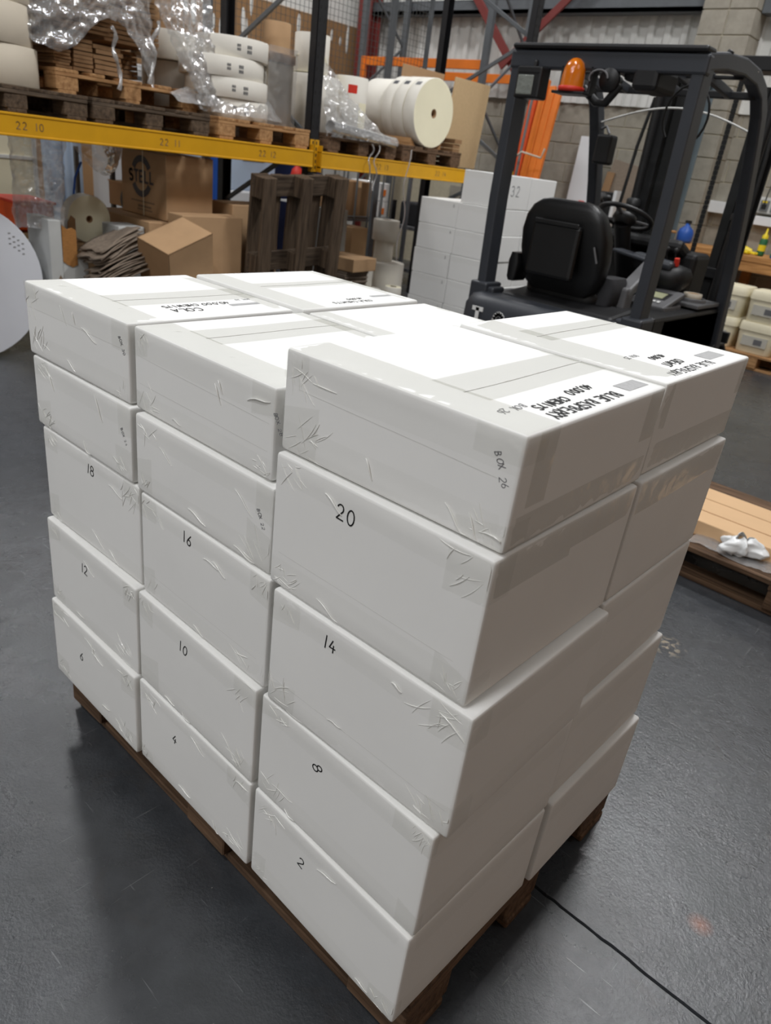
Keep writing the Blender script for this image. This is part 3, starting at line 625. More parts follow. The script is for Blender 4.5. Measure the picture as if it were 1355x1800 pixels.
# beige rolls at the far left
for i, (dx, dy) in enumerate(((0, 0), (.012, -.028), (-.01, .004), (.0, -.03))):
    roll('beige paper roll at the left edge, %s in its pile' % ('lowest', 'second from bottom', 'second from top', 'highest')[i], (-3.44+dx, 1.29+dy, ZP+PH+.002+i*.199), .33, .197, m='paper_b', me='paper_b', group='beige rolls piled at the left edge', core=.05)
# bundles of flat cartons on the fresh pallet
def bundle(label, c, d, n, rz=0, m='kraft_d', group='bundles of flat cartons', seed=0, rot=None, jit=.008):
    rnd = random.Random(seed); root = thing('flat_carton_bundle', label, 'cardboard', c, rz, group, rot); t = d[2]/n
    for i in range(n):
        MB().box((rnd.uniform(-jit, jit), rnd.uniform(-jit, jit), t*(i+.5)), (d[0], d[1], t*.82), rotM(rnd.uniform(-.006, .006), rnd.uniform(-.006, .006), rnd.uniform(-.02, .02))).build('sheet', m, root)
    return root
zb = ZP+2*PH+.006
BN = (((-3.50, 1.73, 0), (.42, .10, .15), 9, 'leftmost in the lowest row'), ((-3.50, 1.86, 0), (.42, .12, .17), 8, 'second from left in the lowest row'), ((-3.52, 2.03, 0), (.44, .18, .16), 6, 'wide one in the lowest row above the dark gap'),
      ((-4.05, 2.40, 0), (.30, .36, .2), 7, 'deep in the shadow of the wrapped pallet'), ((-3.95, 1.85, 0), (.42, .42, .2), 7, 'behind the lowest row'))
for i, (p, d, n, w) in enumerate(BN): bundle('bundle of flat brown cartons, %s' % w, (p[0], p[1], zb), d, n, 0, seed=40+i)
BN = (((-3.72, 1.90, .21), (.75, .36, .24), 10, 'second tier at the left under film'), ((-3.88, 2.36, .21), (.60, .38, .20), 8, 'second tier at the right behind the hanging film'), ((-3.74, 1.90, .46), (.72, .38, .20), 9, 'third tier at the left under film'), ((-3.88, 2.36, .42), (.60, .36, .24), 9, 'third tier at the right under film'), ((-3.76, 1.86, .67), (.7, .4, .2), 8, 'fourth tier at the left under film'))
for i, (p, d, n, w) in enumerate(BN): bundle('bundle of flat brown cartons, %s' % w, (p[0], p[1], zb+p[2]), d, n, 0, seed=50+i)
def crumple(p, s, a, seed=0):
    q = Vector(p)*s+Vector((seed*5.1, seed*2.3, seed)); r = 1-abs(noise.noise(q))*2; r2 = 1-abs(noise.noise(q*2.3+Vector((3, 1, 4))))*2
    return a*(r*.6+r2*.35)+a*.4*noise.noise(q*4.5)
def filmsheet(name, label, cat, fn, nu, nv, m='wrap', amp=.03, s=9, seed=0, normal=(1, 0, 0), group=None):
    nrm = Vector(normal); mb = MB()
    def f(u, v):
        p = Vector(fn(u, v)); return p+nrm*crumple(p, s, amp, seed)+Vector((0, crumple(p, s*.8, amp*.35, seed+3), crumple(p, s*.8, amp*.3, seed+5)))
    mb.grid(f, nu, nv); o = mb.build(name, m)
    return tag(o, label, cat, group)
GW = 'stretch film on the rack'
def drape(u, v):
    y = 1.46+u*.84; low = 1.80-.06*math.sin(u*7)+.10*max(0, math.sin(u*PI*1.6-1.4)); low -= .0 if u < .86 else (u-.86)*1.0
    z = low+(2.62-low)*v; x = -3.235-.05*v**2+.05*math.sin(u*4)-.10*max(0, .15-u)
    return (x, y, z)
filmsheet('stretch_film', 'crumpled clear film wrapped round the flat cartons at the upper left', 'plastic film', drape, 70, 56, amp=.042, s=8, group=GW, seed=2)
def drape2(u, v):
    yc = 2.30+.34*(1-v); w = .10+.52*v**.8*(.55 if v < .15 else 1); y = yc+(u-.35)*w
    return (-3.14-.16*v+.03*math.sin(u*6), y, 1.57+v*.92)
filmsheet('stretch_film', 'crumpled clear film hanging down over the right end of the flat cartons', 'plastic film', drape2, 44, 60, amp=.036, s=10, group=GW, seed=7)
for i, (y, z0, z1) in enumerate(((1.97, 1.60, 1.92), (2.27, 1.66, 2.0))):
    pts = [(-3.14+.012*math.sin(k*1.3), y+.014*math.sin(k*.9+i)+.004*k*(1-2*i), z1+(z0-z1)*k/12) for k in range(13)]
    tag(MB().tube(pts, [.012-.004*math.sin(k*2) for k in range(13)], 6).build('film_strand', 'wrap'), ('twisted strand of film dangling in front of the fresh pallet', 'thin strand of film dangling beside the dark gap')[i], 'plastic film', GW)
filmsheet('stretch_film', 'flap of clear film lying over the right corner of the fresh pallet', 'plastic film', lambda u, v: (-3.12-.1*v, 2.40+u*.26, ZP+PH+.05+.10*v*(1-abs(u-.5))), 16, 10, amp=.02, s=12, group=GW, seed=9)
# white label rolls left of the upright
zr = ZP+PH+.002; GL = 'white label rolls left of the upright'
LR = ((-3.33, 2.95, 0, .285, 'lowest'), (-3.32, 2.93, .122, .285, 'second from bottom'), (-3.34, 2.90, .244, .29, 'second from top'), (-3.30, 2.955, .366, .25, 'topmost'))
for i, (x, y, dz, r, w) in enumerate(LR):
    roll('wide white label roll with dark print, %s in its pile' % w, (x, y, zr+dz), r, .12, m='paper', me='paper', group=GL, pz=((-.50, .04, .022, .04), (-.22, .03, .03, .05)), core=.04)
roll('plain white roll behind the pile of printed label rolls', (-3.88, 2.80, zr+.32), .24, .18, m='paper', me='paper', group=GL); roll('plain white roll low behind the pile of printed label rolls', (-3.90, 2.92, zr), .26, .315, m='paper', me='paper', group=GL)
filmsheet('stretch_film', 'milky film bunched round the foot of the printed label rolls', 'plastic film', lambda u, v: (-3.02-.14*v-.16*(2*u-1)**2, 2.60+u*.72, zr+.02+(.10+.20*(1-abs(2*u-1)))*v), 40, 18, 'wrapthin', amp=.022, s=12, group=GW, seed=12)
filmsheet('stretch_film', 'milky film hanging between the wrapped cartons and the label rolls', 'plastic film', lambda u, v: (-3.12-.12*v, 2.56+u*.16-.05*v, zr+.02+.42*v), 14, 36, 'wrapthin', amp=.03, s=9, group=GW, seed=13)
# wrapped carton load just left of the upright
w = thing('wrapped_load', 'cream load wrapped in clear film just left of the black upright', 'load', (-3.60, 3.32, zr))
MB().box((0, 0, .20), (.8, .24, .40)).build('body', 'paper_b', w, bevel=.01); MB().box((0, 0, .435), (.82, .25, .06)).build('cover_board', 'kraft', w, bevel=.004)
mb = MB(); mb.grid(lambda u, v: (.41+crumple((u, v, 1), 6, .012), -.135+u*.27, v*.50), 12, 24); mb.grid(lambda u, v: (.41-u*.8, -.135-crumple((u, v, 2), 6, .012), v*.5), 24, 24); mb.build('film_wrap', 'wrapthin', w)
# load right of the upright
MBr = roll('upright white roll with a cream flap behind the black upright', (-3.42, 3.80, zr+.40), .135, .26, m='paper', me='paper_c', group='rolls right of the upright')
f = MB().grid(lambda u, v: (-.02+.16*u, -.16+.06*v+.15*u, .10+.05*u-.09*v*u), 5, 5).build('paper_flap', 'paper_c', MBr, solid=.002)
roll('brown paper roll standing at the back behind the black upright', (-3.85, 3.80, zr+.30), .11, .44, m='kraft', me='kraft_d', group='rolls right of the upright')
roll('wide white roll under the flapped roll, veiled by film', (-3.42, 3.84, zr), .20, .39, m='paper', me='paper_c', group='rolls right of the upright'); roll('white roll low at the back under the brown roll', (-3.85, 3.80, zr), .16, .295, m='paper', me='paper_c', group='rolls right of the upright')
R_ = roll('leaning white roll with a red label beside the veiled rolls', (-3.32, 4.16, zr+.01), .135, .42, m='paper', me='paper_c', group='rolls right of the upright')
mb = MB(); mb.grid(lambda u, v: (.1358*math.cos(-.95+u*.55), .1358*math.sin(-.95+u*.55), .30+v*.06), 5, 1); mb.build('red_label', 'red', R_)
mb = MB(); mb.grid(lambda u, v: (.138*math.cos(-.2+u*.7), .138*math.sin(-.2+u*.7), .02+v*.22), 5, 4); mb.build('paper_flap', 'paper_c', R_)
filmsheet('stretch_film', 'clear film draped over the rolls right of the black upright', 'plastic film', lambda u, v: (-2.99-.10*v-.14*max(0, u-.3)*v, 3.60+u*(.78-.42*v), zr-.03+(.50-.18*u)*v), 48, 44, 'wrap', amp=.03, s=8, group=GW, seed=21)
filmsheet('film_bundle', 'folded roll of grey film lying along the edge of the pallet', 'plastic film', lambda u, v: (-2.97+.05*math.cos(v*2*PI)-.02*u, 3.62+u*.76, zr+.045-.05*u+.04*math.sin(v*2*PI)), 40, 14, 'wrap', amp=.010, s=14, group=GW, seed=22)
for i, (y, z0) in enumerate(((4.05, 1.22), (4.12, 1.16), (4.52, .60))):
    pts = [(-2.92+.01*math.sin(k), y+.02*math.sin(k*.7+i), 1.50+(z0-1.50)*k/14) for k in range(15)]
    tag(MB().tube(pts, .006, 5).build('film_strand', 'wrap'), ('short film strand hanging over the yellow beam', 'second film strand hanging over the yellow beam', 'long pale cord hanging from the yellow beam')[i], 'plastic film', GW)
# cream rolls lying on their side, end face to the aisle
for i, (ln, w) in enumerate(((.125, 'nearest, with its round end showing'), (.125, 'second'), (.12, 'third'), (.30, 'last'))):
    x1 = -3.005-sum((.130, .130, .125, .31)[:i]); rr = (.268, .268, .265, .24)[i]
    o = roll('big cream roll lying on its side, %s in its row' % w, (x1, 4.87, zr+.268+(0 if i < 3 else -.0)), rr, ln, (-1, 0, 0), .036, 'paper', 'paper_c', 'cream rolls lying on their side')
    if i < 3: mb = MB(); mb.grid(lambda u, v: (-ln*(.25+.45*u), -(rr+.001)*math.sin(.62+.16*v), (rr+.001)*math.cos(.62+.16*v)), 3, 3); mb.build('printed_mark', 'print' if i else 'greyplast', o)
for i, y in enumerate((4.66, 5.08)):
    tag(MB().prism([(-3.05, y, zr), (-3.05, y+(.07 if i == 0 else -.07), zr), (-3.05, y, zr+.06)], (0, 0, 0), (-.5, 0, 0)).build('timber_wedge', 'wood_new'), ('wooden wedge left of the cream rolls', 'wooden wedge right of the cream rolls')[i], 'wedge', 'roll wedges')
bundle('small stack of torn brown board right of the cream rolls', (-3.20, 5.32, ZP), (.3, .10, .24), 6, seed=71, m='kraft_d')
# standing sheets at the end of the bay
tag(MB().box((-3.42, 5.88, 1.79), (.02, .56, .76), rotM(0, .06, 0)).build('chipboard_sheet', 'boardpanel', bevel=.002), 'pale chipboard sheet standing at the right end of the yellow beam', 'board')
tag(MB().box((-3.66, 5.42, 1.80), (.02, .60, .80), rotM(0, .04, 0)).build('cardboard_sheet', 'kraft', bevel=.002), 'brown board standing behind the cream rolls', 'board')
for i, (z, y) in enumerate(((2.08, 5.66), (1.82, 5.64))): tag(MB().lathe([(.001, .0), (.02, .0), (.02, .012), (.008, .03), (.001, .032)], (-3.645, y, z), 10, (1, 0, 0)).build('cable_clip', 'white'), ('small white clip high on the brown board', 'small white clip halfway down the brown board')[i], 'clip', 'white clips')
# ------------------------------------------------------------------ mesh guard and far racking
def mesh_panel(label, y0, y1, z0, z1, x=-4.62):
    root = thing('mesh_panel', label, 'mesh panel', (x, y0, 0), 0, 'wire mesh panels behind the rack'); mb = MB(); s = .055
    n = int((y1-y0)/s)
    for i in range(n+1): mb.b6(-.0016, .0016, i*s-.0016, i*s+.0016, z0, z1)
    for j in range(int((z1-z0)/s)+1): mb.b6(.0016, .0048, 0, y1-y0, z0+j*s-.0016, z0+j*s+.0016)
    mb.build('wire_grid', 'wire', root)
    fr = MB()
    for y in (0, y1-y0): fr.b6(-.02, .02, y-.02, y+.02, 0, z1)
    fr.b6(-.015, .015, 0, y1-y0, z0-.015, z0+.015); fr.build('frame', 'grey_steel', root, bevel=.003)
mesh_panel('wire mesh panel behind the flat cartons at the upper left', 1.3, 3.66, 1.75, 3.4); mesh_panel('wire mesh panel behind the label rolls and the black upright', 3.70, 5.95, 1.75, 3.4); mesh_panel('narrow wire mesh panel in front of the white cladding', 5.99, 6.56, 1.75, 3.4)
o = thing('orange_rack', 'orange and grey pallet rack along the white cladding at the back', 'rack', (-5.0, 7.85, 0))
for (y, z) in ((7.4, 2.46), (8.2, 2.42)):
    MB().b6(-6.42, -4.46, y-.02, y+.02, z, z+.10).build('beam', 'orange', o, True, .004)
    for x in (-6.45, -4.43): MB().b6(x-.04, x+.04, y-.03, y+.03, 0, 3.6).build('upright', 'grey_steel', o, True, .003)
for i in range(5):
    z = .3+i*.62; a, b_ = (7.4, 8.2) if i % 2 else (8.2, 7.4)
    for x in (-6.45, -4.43): MB().bar((x, a, z), (x, b_, z+.62), .03, .02, (1, 0, 0)).build('brace', 'grey_steel', o, True)
MB().b6(-6.42, -6.36, 7.36, 7.42, 2.28, 2.56).build('beam_connector', 'orange', o, True, .003)
# ------------------------------------------------------------------ forklift
def loft(mb, rings, smooth=True, caps=True):
    n = len(rings[0]); vs = [p for r in rings for p in r]
    mb.add(vs, [(i*n+k, i*n+(k+1) % n, (i+1)*n+(k+1) % n, (i+1)*n+k) for i in range(len(rings)-1) for k in range(n)], smooth)
    if caps: mb.add(rings[0], [tuple(range(n))[::-1]]); mb.add(rings[-1], [tuple(range(n))])
    return mb
def rrect(cx, cy, w, d, z, e=4.0, n=32):
    P = []
    for k in range(n):
        a = 2*PI*k/n; c, s = math.cos(a), math.sin(a)
        P.append((cx+w/2*math.copysign(abs(c)**(2/e), c), cy+d/2*math.copysign(abs(s)**(2/e), s), z))
    return P
def sweep_box(mb, pts, w, h, side=(1, 0, 0)):
    rings = []; P = [Vector(p) for p in pts]; sd = Vector(side)
    for i, p in enumerate(P):
        t = (P[min(i+1, len(P)-1)]-P[max(i-1, 0)]).normalized(); u = sd.cross(t).normalized(); hh = h[i] if isinstance(h, (list, tuple)) else h
        rings.append([p-sd*w/2-u*hh/2, p+sd*w/2-u*hh/2, p+sd*w/2+u*hh/2, p-sd*w/2+u*hh/2])
    return loft(mb, rings, False)
def forklift():
    F = thing('forklift', 'dark grey forklift truck with an amber beacon parked behind the carton stack', 'forklift', (-.53, 3.9, 0))
    B = lambda mb, nm, m, par=F, bev=.006: mb.build(nm, m, par, world=True, bevel=bev, seg=2)
    # counterweight and body
    mb = MB(); loft(mb, [rrect(-.53, 3.24, w, d, z, 7, 40) for (w, d, z) in ((.98, .50, .16), (1.04, .56, .24), (1.05, .58, .58), (1.04, .57, .72), (.98, .52, .775), (.90, .46, .79))])
    cw = B(mb, 'counterweight', 'fl_dark', bev=0)
    L = 'TOYOTA'
    for i, ch in enumerate(L): write('maker_letter', ch, (-.895+i*.15, 2.949, .665), (1, 0, 0), (0, 0, 1), .088, .024, 'white_letter', cw, world=True, wide=1.15, th=.004)
    B(MB().b6(-.98, -.08, 3.35, 4.6, .28, .60), 'chassis', 'fl_black'); B(MB().b6(-.92, -.14, 3.22, 3.98, .60, .77).box((-.53, 3.28, .79), (.74, .28, .05), rotM(.1, 0, 0)), 'battery_hood', 'fl_black', bev=.03)
    B(MB().b6(-1.0, -.06, 3.95, 4.55, .24, .30), 'floor_plate', 'fl_black')
    # overhead guard
    for x in (-1.0, -.02):
        B(sweep_box(MB(), [(x, 3.15, .60), (x+(.005 if x > -.5 else -.01), 3.13, 1.30), (x, 3.12, 1.98)], .06, .11), 'rear_pillar', 'fl_dark', bev=.008)
        P = [(x, 3.08, 1.985), (x, 3.30, 2.02), (x, 3.55, 2.035), (x, 3.75, 2.02), (x, 3.90, 1.97), (x, 4.00, 1.88), (x, 4.07, 1.75), (x, 4.20, 1.45), (x, 4.34, 1.05), (x, 4.46, .60), (x, 4.50, .40)]
        B(sweep_box(MB(), P, .065, [.075]*5+[.085]*2+[.09]*4), 'guard_side_rail', 'fl_dark', bev=.01)
        B(MB().b6(x-.06, x+.06, 3.06, 3.22, .60, .84).b6(x-.02 if x < -.5 else x-.1, x+.1 if x < -.5 else x+.02, 3.08, 3.2, .74, .82), 'pillar_foot', 'fl_dark', bev=.012)
    B(MB().b6(-1.04, .02, 3.06, 3.12, 1.93, 2.015), 'guard_rear_bar', 'fl_dark', bev=.012)
    B(MB().b6(-1.03, .01, 3.045, 3.15, 2.018, 2.045), 'guard_rear_cap', 'fl_black', bev=.012)
    B(MB().b6(-1.0, -.02, 3.86, 3.90, 1.93, 1.965), 'guard_front_bar', 'fl_black', bev=.005)
    for k in range(6):
        x = -.90+k*.148; B(sweep_box(MB(), [(x, 3.12, 1.985), (x, 3.4, 2.005), (x, 3.88, 1.95)], .028, .045), 'roof_slat', 'fl_dark', bev=.004)
    B(MB().b6(-1.02, .0, 3.58, 3.61, 1.985, 2.0), 'roof_cross_strip', 'fl_black', bev=.003)
    # clear windscreen with a pale edge
    arcp = [(-.98+.96*i/16, 4.05+.02*math.sin(PI*i/16), 1.78+.11*math.sin(PI*i/16)) for i in range(17)]
    mb = MB(); mb.grid(lambda u, v: (-.98+.96*u, 4.05+.02*math.sin(PI*u)+.30*(1-v), 1.15+(.63+.11*math.sin(PI*u))*v), 16, 6)
    ws = B(mb, 'windscreen', 'glass', bev=0); B(MB().tube(arcp, .006, 6), 'pane_edge', 'clad', ws, 0)
    # beacon, work lamp, horn
    bk = B(MB().b6(-.72, -.54, 3.0, 3.12, 1.822, 1.834).b6(-.555, -.54, 3.06, 3.12, 1.83, 1.95).b6(-.72, -.705, 3.06, 3.12, 1.83, 1.95), 'beacon_bracket', 'fl_black', bev=.003)
    be = B(MB().lathe([(.001, 0), (.064, 0), (.066, .02), (.06, .022), (.058, .025)], (-.635, 3.045, 1.834), 28), 'beacon', 'red', bev=0)
    B(MB().lathe([(.06, .02), (.057, .07), (.052, .10), (.042, .125), (.024, .142), (.001, .148)], (-.635, 3.045, 1.834), 28), 'dome', 'amber', be, 0)
    B(MB().lathe([(.001, .02), (.03, .02), (.03, .08), (.02, .09), (.001, .09)], (-.635, 3.045, 1.834), 20), 'reflector', 'orange2', be, 0)
    lb = B(MB().b6(-.945, -.795, 3.0, 3.09, 1.79, 1.935).b6(-.88, -.86, 3.04, 3.09, 1.92, 1.97), 'work_lamp', 'fl_black', bev=.014)
    B(MB().b6(-.93, -.835, 2.994, 3.004, 1.805, 1.895), 'lens', 'lens', lb, .006); B(MB().b6(-.935, -.805, 2.997, 3.001, 1.905, 1.93), 'lamp_brow', 'fl_black', lb, .002)
    hn = B(MB().lathe([(.001, 0), (.05, 0), (.054, .02), (.04, .05), (.02, .07), (.018, .12)], (-.45, 3.06, 1.895), 24, (0, 1, .1)), 'horn', 'fl_black', bev=0)
    B(MB().tube([(-.50+.05*math.cos(t), 3.05, 1.90+.035*math.sin(t)) for t in [i*.45 for i in range(9)]], .005, 6), 'cable', 'greyplast', hn, 0)
    B(MB().tube([(-.60, 3.1, 1.86), (-.52, 3.12, 1.80), (-.46, 3.1, 1.80), (-.40, 3.1, 1.88)], .02, 8), 'wiring_sleeve', 'fl_black', bev=0)
    B(MB().b6(-.33, -.20, 3.06, 3.30, 1.86, 1.96).b6(-.40, -.34, 3.1, 3.2, 1.90, 1.955), 'control_box', 'fl_black', bev=.02)
    P = [(-.06, 3.42, 1.97)]+[(-.10+.10*math.cos(a), 3.45, 1.84+.13*math.sin(a)) for a in [1.2+.35*i for i in range(8)]]+[(-.15, 3.44, 1.72)]
    B(MB().tube([(-.19+.115*math.cos(a), 3.46, 1.80+.14*math.sin(a)) for a in [-.9+.27*i for i in range(19)]], .006, 6), 'loose_cable', 'rubber', bev=0)
    for i, (y, z) in enumerate(((3.33, 2.055), (3.72, 2.035))): B(MB().lathe([(.001, 0), (.016, 0), (.016, .014), (.001, .016)], (-.005, y, z), 10, (.5, 0, 1)), 'bolt_head', 'chrome' if i else 'fl_black', bev=0)
    # mirror box on the left front pillar
    mr = B(MB().b6(-.965, -.86, 4.02, 4.12, 1.55, 1.72), 'mirror_box', 'fl_black', bev=.015); B(MB().tube([(-.99, 4.08, 1.74), (-.93, 4.06, 1.765), (-.90, 4.06, 1.725)], .008, 6), 'mirror_arm', 'greyplast', mr, 0)
    # seat
    mb = MB(); R = []
    for (z, w, d, y) in ((.845, .36, .10, 3.335), (.88, .45, .13, 3.33), (.96, .52, .145, 3.325), (1.06, .55, .15, 3.30), (1.16, .545, .145, 3.275), (1.24, .50, .13, 3.255), (1.295, .43, .11, 3.245), (1.33, .33, .08, 3.24), (1.342, .22, .04, 3.24)): R.append(rrect(-.61, y, w, d, z, 4.5, 40))
    st = B(loft(mb, R), 'seat_back', 'seat', bev=0)
    B(MB().b6(-.77, -.47, 3.155, 3.20, .93, 1.22), 'back_pocket', 'seat', st, .02); B(MB().b6(-.76, -.48, 3.148, 3.16, 1.205, 1.232), 'pocket_rim', 'seat', st, .006)
    B(MB().tube([(-.39, 3.20, 1.13), (-.36, 3.21, 1.05)], .006, 6), 'grey_lever', 'greyplast', st, 0)
    mb = MB(); loft(mb, [rrect(-.61, 3.58, w, d, z, 5, 40) for (w, d, z) in ((.46, .5, .775), (.52, .54, .80), (.53, .55, .86), (.48, .5, .895), (.38, .4, .90))]); B(mb, 'seat_cushion', 'seat', bev=0)
    mb = MB(); loft(mb, [rrect(-.90, 3.30, w, .14, z, 5, 24) for (w, z) in ((.04, .86), (.07, .88), (.08, .97), (.05, 1.02))]); B(mb, 'hip_bolster', 'seat', bev=0)
    mb = MB(); loft(mb, [rrect(-.36, 3.45, w, .2, z, 5, 24) for (w, z) in ((.08, .80), (.14, .84), (.15, .93), (.10, .97))]); B(mb, 'hip_bolster', 'seatgrey', bev=0)
    B(MB().box((-.29, 3.62, .965), (.085, .36, .06), rotM(.5, 0, 0)).box((-.29, 3.50, .86), (.08, .10, .14)), 'armrest', 'greyplast', bev=.015)
    # steering
    c = Vector((-.61, 3.95, 1.275)); R_ = rotM(-.42, 0, 0); ring = [c+R_ @ Vector((.165*math.cos(a), .165*math.sin(a), 0)) for a in [2*PI*i/36 for i in range(36)]]
    sw = B(MB().tube(ring, .015, 8, closed=True), 'steering_wheel', 'fl_black', bev=0); mb = MB()
    for a in (.5, 2.7, 4.7): mb.bar(c+R_ @ Vector((0, 0, -.01)), c+R_ @ Vector((.155*math.cos(a), .155*math.sin(a), 0)), .028, .014)
    B(mb, 'spoke', 'greyplast', sw, .003); hb = MB(); loft(hb, [[c+R_ @ Vector((r*math.cos(2*PI*k/24), r*math.sin(2*PI*k/24), h)) for k in range(24)] for (r, h) in ((.05, -.05), (.075, -.02), (.07, .01), (.04, .022))]); B(hb, 'hub', 'fl_black', sw, 0)
    p = c+R_ @ Vector((-.135, -.06, .015)); B(MB().lathe([(.012, 0), (.012, .03), (.026, .04), (.03, .055), (.022, .07), (.001, .075)], p, 16, R_ @ Vector((0, 0, 1))), 'spinner_knob', 'fl_black', sw, 0)
    B(MB().cyl(c+R_ @ Vector((0, 0, -.04)), (-.60, 4.22, .72), .05, 16), 'steering_column', 'fl_black', bev=0)
    B(MB().b6(-.92, -.18, 4.16, 4.42, .30, 1.12).box((-.56, 4.17, 1.12), (.62, .24, .08), rotM(-.35, 0, 0)), 'dashboard', 'fl_black', bev=.03)
    B(MB().box((-.47, 3.88, 1.075), (.22, .12, .02), rotM(0, .12, 0)), 'clipboard_tray', 'fl_dark', bev=.006)
    # lever pod and side console
    pod = B(loft(MB(), [rrect(-.27, 4.0, w, d, z, 3, 28) for (w, d, z) in ((.18, .16, .90), (.26, .24, .95), (.28, .26, 1.0), (.24, .2, 1.04), (.12, .1, 1.055))]), 'lever_pod', 'fl_black', bev=0)
    B(MB().box((-.34, 3.92, 1.06), (.26, .10, .05), rotM(0, .1, .05)), 'pod_rest', 'fl_dark', pod, .02)
    B(MB().box((-.21, 3.94, 1.075), (.028, .02, .05), rotM(.3, 0, 0)), 'red_switch', 'red', pod, .004)
    for i in range(3): B(MB().tube([(-.36+i*.055, 4.02, 1.03), (-.365+i*.055, 4.0, 1.12)], .006, 6).lathe([(.001, 0), (.014, .005), (.014, .03), (.001, .036)], (-.365+i*.055, 4.0, 1.115), 10), 'hydraulic_lever', 'fl_black', pod, 0)
    B(MB().b6(-.34, -.02, 3.36, 4.42, .56, .82), 'side_console', 'fl_black', bev=.02)
    cp = B(MB().box((-.22, 3.80, .865), (.24, .26, .03), rotM(.30, 0, -.05)).b6(-.34, -.10, 3.68, 3.92, .80, .845), 'display_panel', 'greyplast', bev=.008)
    B(MB().box((-.215, 3.815, .886), (.085, .075, .006), rotM(.30, 0, -.05)), 'screen', 'lcd', cp, .001); B(MB().box((-.215, 3.815, .8835), (.14, .11, .004), rotM(.30, 0, -.05)), 'screen_bezel', 'fl_black', cp, .001)
    mb = MB(); Rp = rotM(.30, 0, -.05)
    for i in range(5): mb.box(Vector((-.22, 3.722, .8585))+Rp @ Vector((-.055+i*.027, 0, .004)), (.018, .022-.006*(i % 2), .002), Rp)
    B(mb, 'panel_print', 'white_letter', cp, 0)
    B(MB().b6(-.24, -.02, 3.98, 4.34, .83, .855).lathe([(.085, 0), (.085, .02), (.07, .022), (.068, 0)], (-.13, 4.14, .855), 24), 'cup_tray', 'greyplast', bev=.006)
    # mast
    for x in (-.89, -.19):
        B(MB().b6(x-.045, x+.045, 4.72, 4.74, .08, 2.24).b6(x-.045, x+.045, 4.88, 4.90, .08, 2.24).b6(x-.012, x+.012, 4.73, 4.89, .08, 2.24), 'mast_rail', 'fl_black', bev=.003)
        s = 1 if x < -.5 else -1
        B(MB().b6(x+s*.09-.03, x+s*.09+.03, 4.75, 4.77, .10, 2.10).b6(x+s*.09-.03, x+s*.09+.03, 4.86, 4.88, .10, 2.10).b6(x+s*.09-.01, x+s*.09+.01, 4.76, 4.87, .1, 2.1), 'inner_mast_rail', 'rubber', bev=.003)
        B(MB().cyl((x-s*.02, 4.66, .2), (x-s*.02, 4.66, 1.35), .038, 16).cyl((x-s*.02, 4.66, 1.35), (x-s*.02, 4.66, 2.05), .026, 16).lathe([(.05, 0), (.05, .04), (.03, .05)], (x-s*.02, 4.66, 1.33), 16), 'lift_cylinder', 'fl_black', bev=0)
        B(MB().tube([(x-s*.08, 4.62, .5), (x-s*.1, 4.60, 1.2), (x-s*.08, 4.63, 1.7), (x-s*.05, 4.66, 2.0)], .012, 8), 'hydraulic_hose', 'rubber', bev=0)
        B(MB().b6(x-.05, x+.05, 4.68, 4.72, .30, .42), 'mast_pivot', 'fl_dark')
    B(MB().b6(-.94, -.14, 4.71, 4.91, 2.18, 2.26), 'mast_top_bar', 'fl_black'); B(MB().b6(-.90, -.18, 4.73, 4.80, .95, 1.02).b6(-.90, -.18, 4.73, 4.80, .25, .35), 'mast_cross_bar', 'fl_black')
    for x in (-.66, -.42):
        mb = MB().b6(x-.004, x+.004, 4.70, 4.71, .35, 2.15)
        for i in range(60): mb.b6(x-.014, x+.014, 4.698, 4.714, .35+i*.03, .378+i*.03)
        B(mb, 'lift_chain', 'rubber', bev=0)
    B(MB().b6(-1.0, -.08, 4.93, 4.97, .18, .26).b6(-1.0, -.08, 4.93, 4.97, .52, .60), 'fork_carriage', 'fl_black')
    for x in (-.80, -.28): B(MB().b6(x-.05, x+.05, 4.97, 5.01, .04, .60).b6(x-.05, x+.05, 4.97, 5.95, .03, .07), 'fork', 'fl_black')
    for (x, y, r) in ((-.98, 4.50, .24), (-.08, 4.50, .24), (-.66, 3.35, .19), (-.40, 3.35, .19)):
        w = B(MB().lathe([(r*.55, -.09), (r*.92, -.09), (r, -.06), (r, .06), (r*.92, .09), (r*.55, .09)], (x, y, r), 32, (1, 0, 0)), 'wheel', 'rubber', bev=0)
        B(MB().lathe([(.001, -.05), (r*.5, -.05), (r*.55, -.09), (r*.55, .09), (r*.5, .05), (.001, .05)], (x, y, r), 24, (1, 0, 0)), 'rim', 'fl_dark', w, 0)
    for x in (-1.0, -.06): B(sweep_box(MB(), [(x, 4.22, .36), (x, 4.28, .50), (x, 4.42, .58), (x, 4.60, .57), (x, 4.74, .46)], .14, .02), 'mudguard', 'fl_black', bev=.004)
    B(MB().b6(-.04, -.02, 3.5, 4.42, .30, .80), 'side_cover', 'fl_black', bev=.008)
    return F
forklift()
t = thing('tape_roll', 'beige roll of tape resting in the cup tray of the forklift', 'tape', (-.13, 4.14, .8555))
MB().lathe([(.035, 0), (.055, 0), (.055, .045), (.035, .045), (.035, 0)], n=28).build('tape_wound', 'paper_b', t); MB().lathe([(.0345, 0), (.031, 0), (.031, .045), (.0345, .045)], n=28).build('core', 'kraft', t)
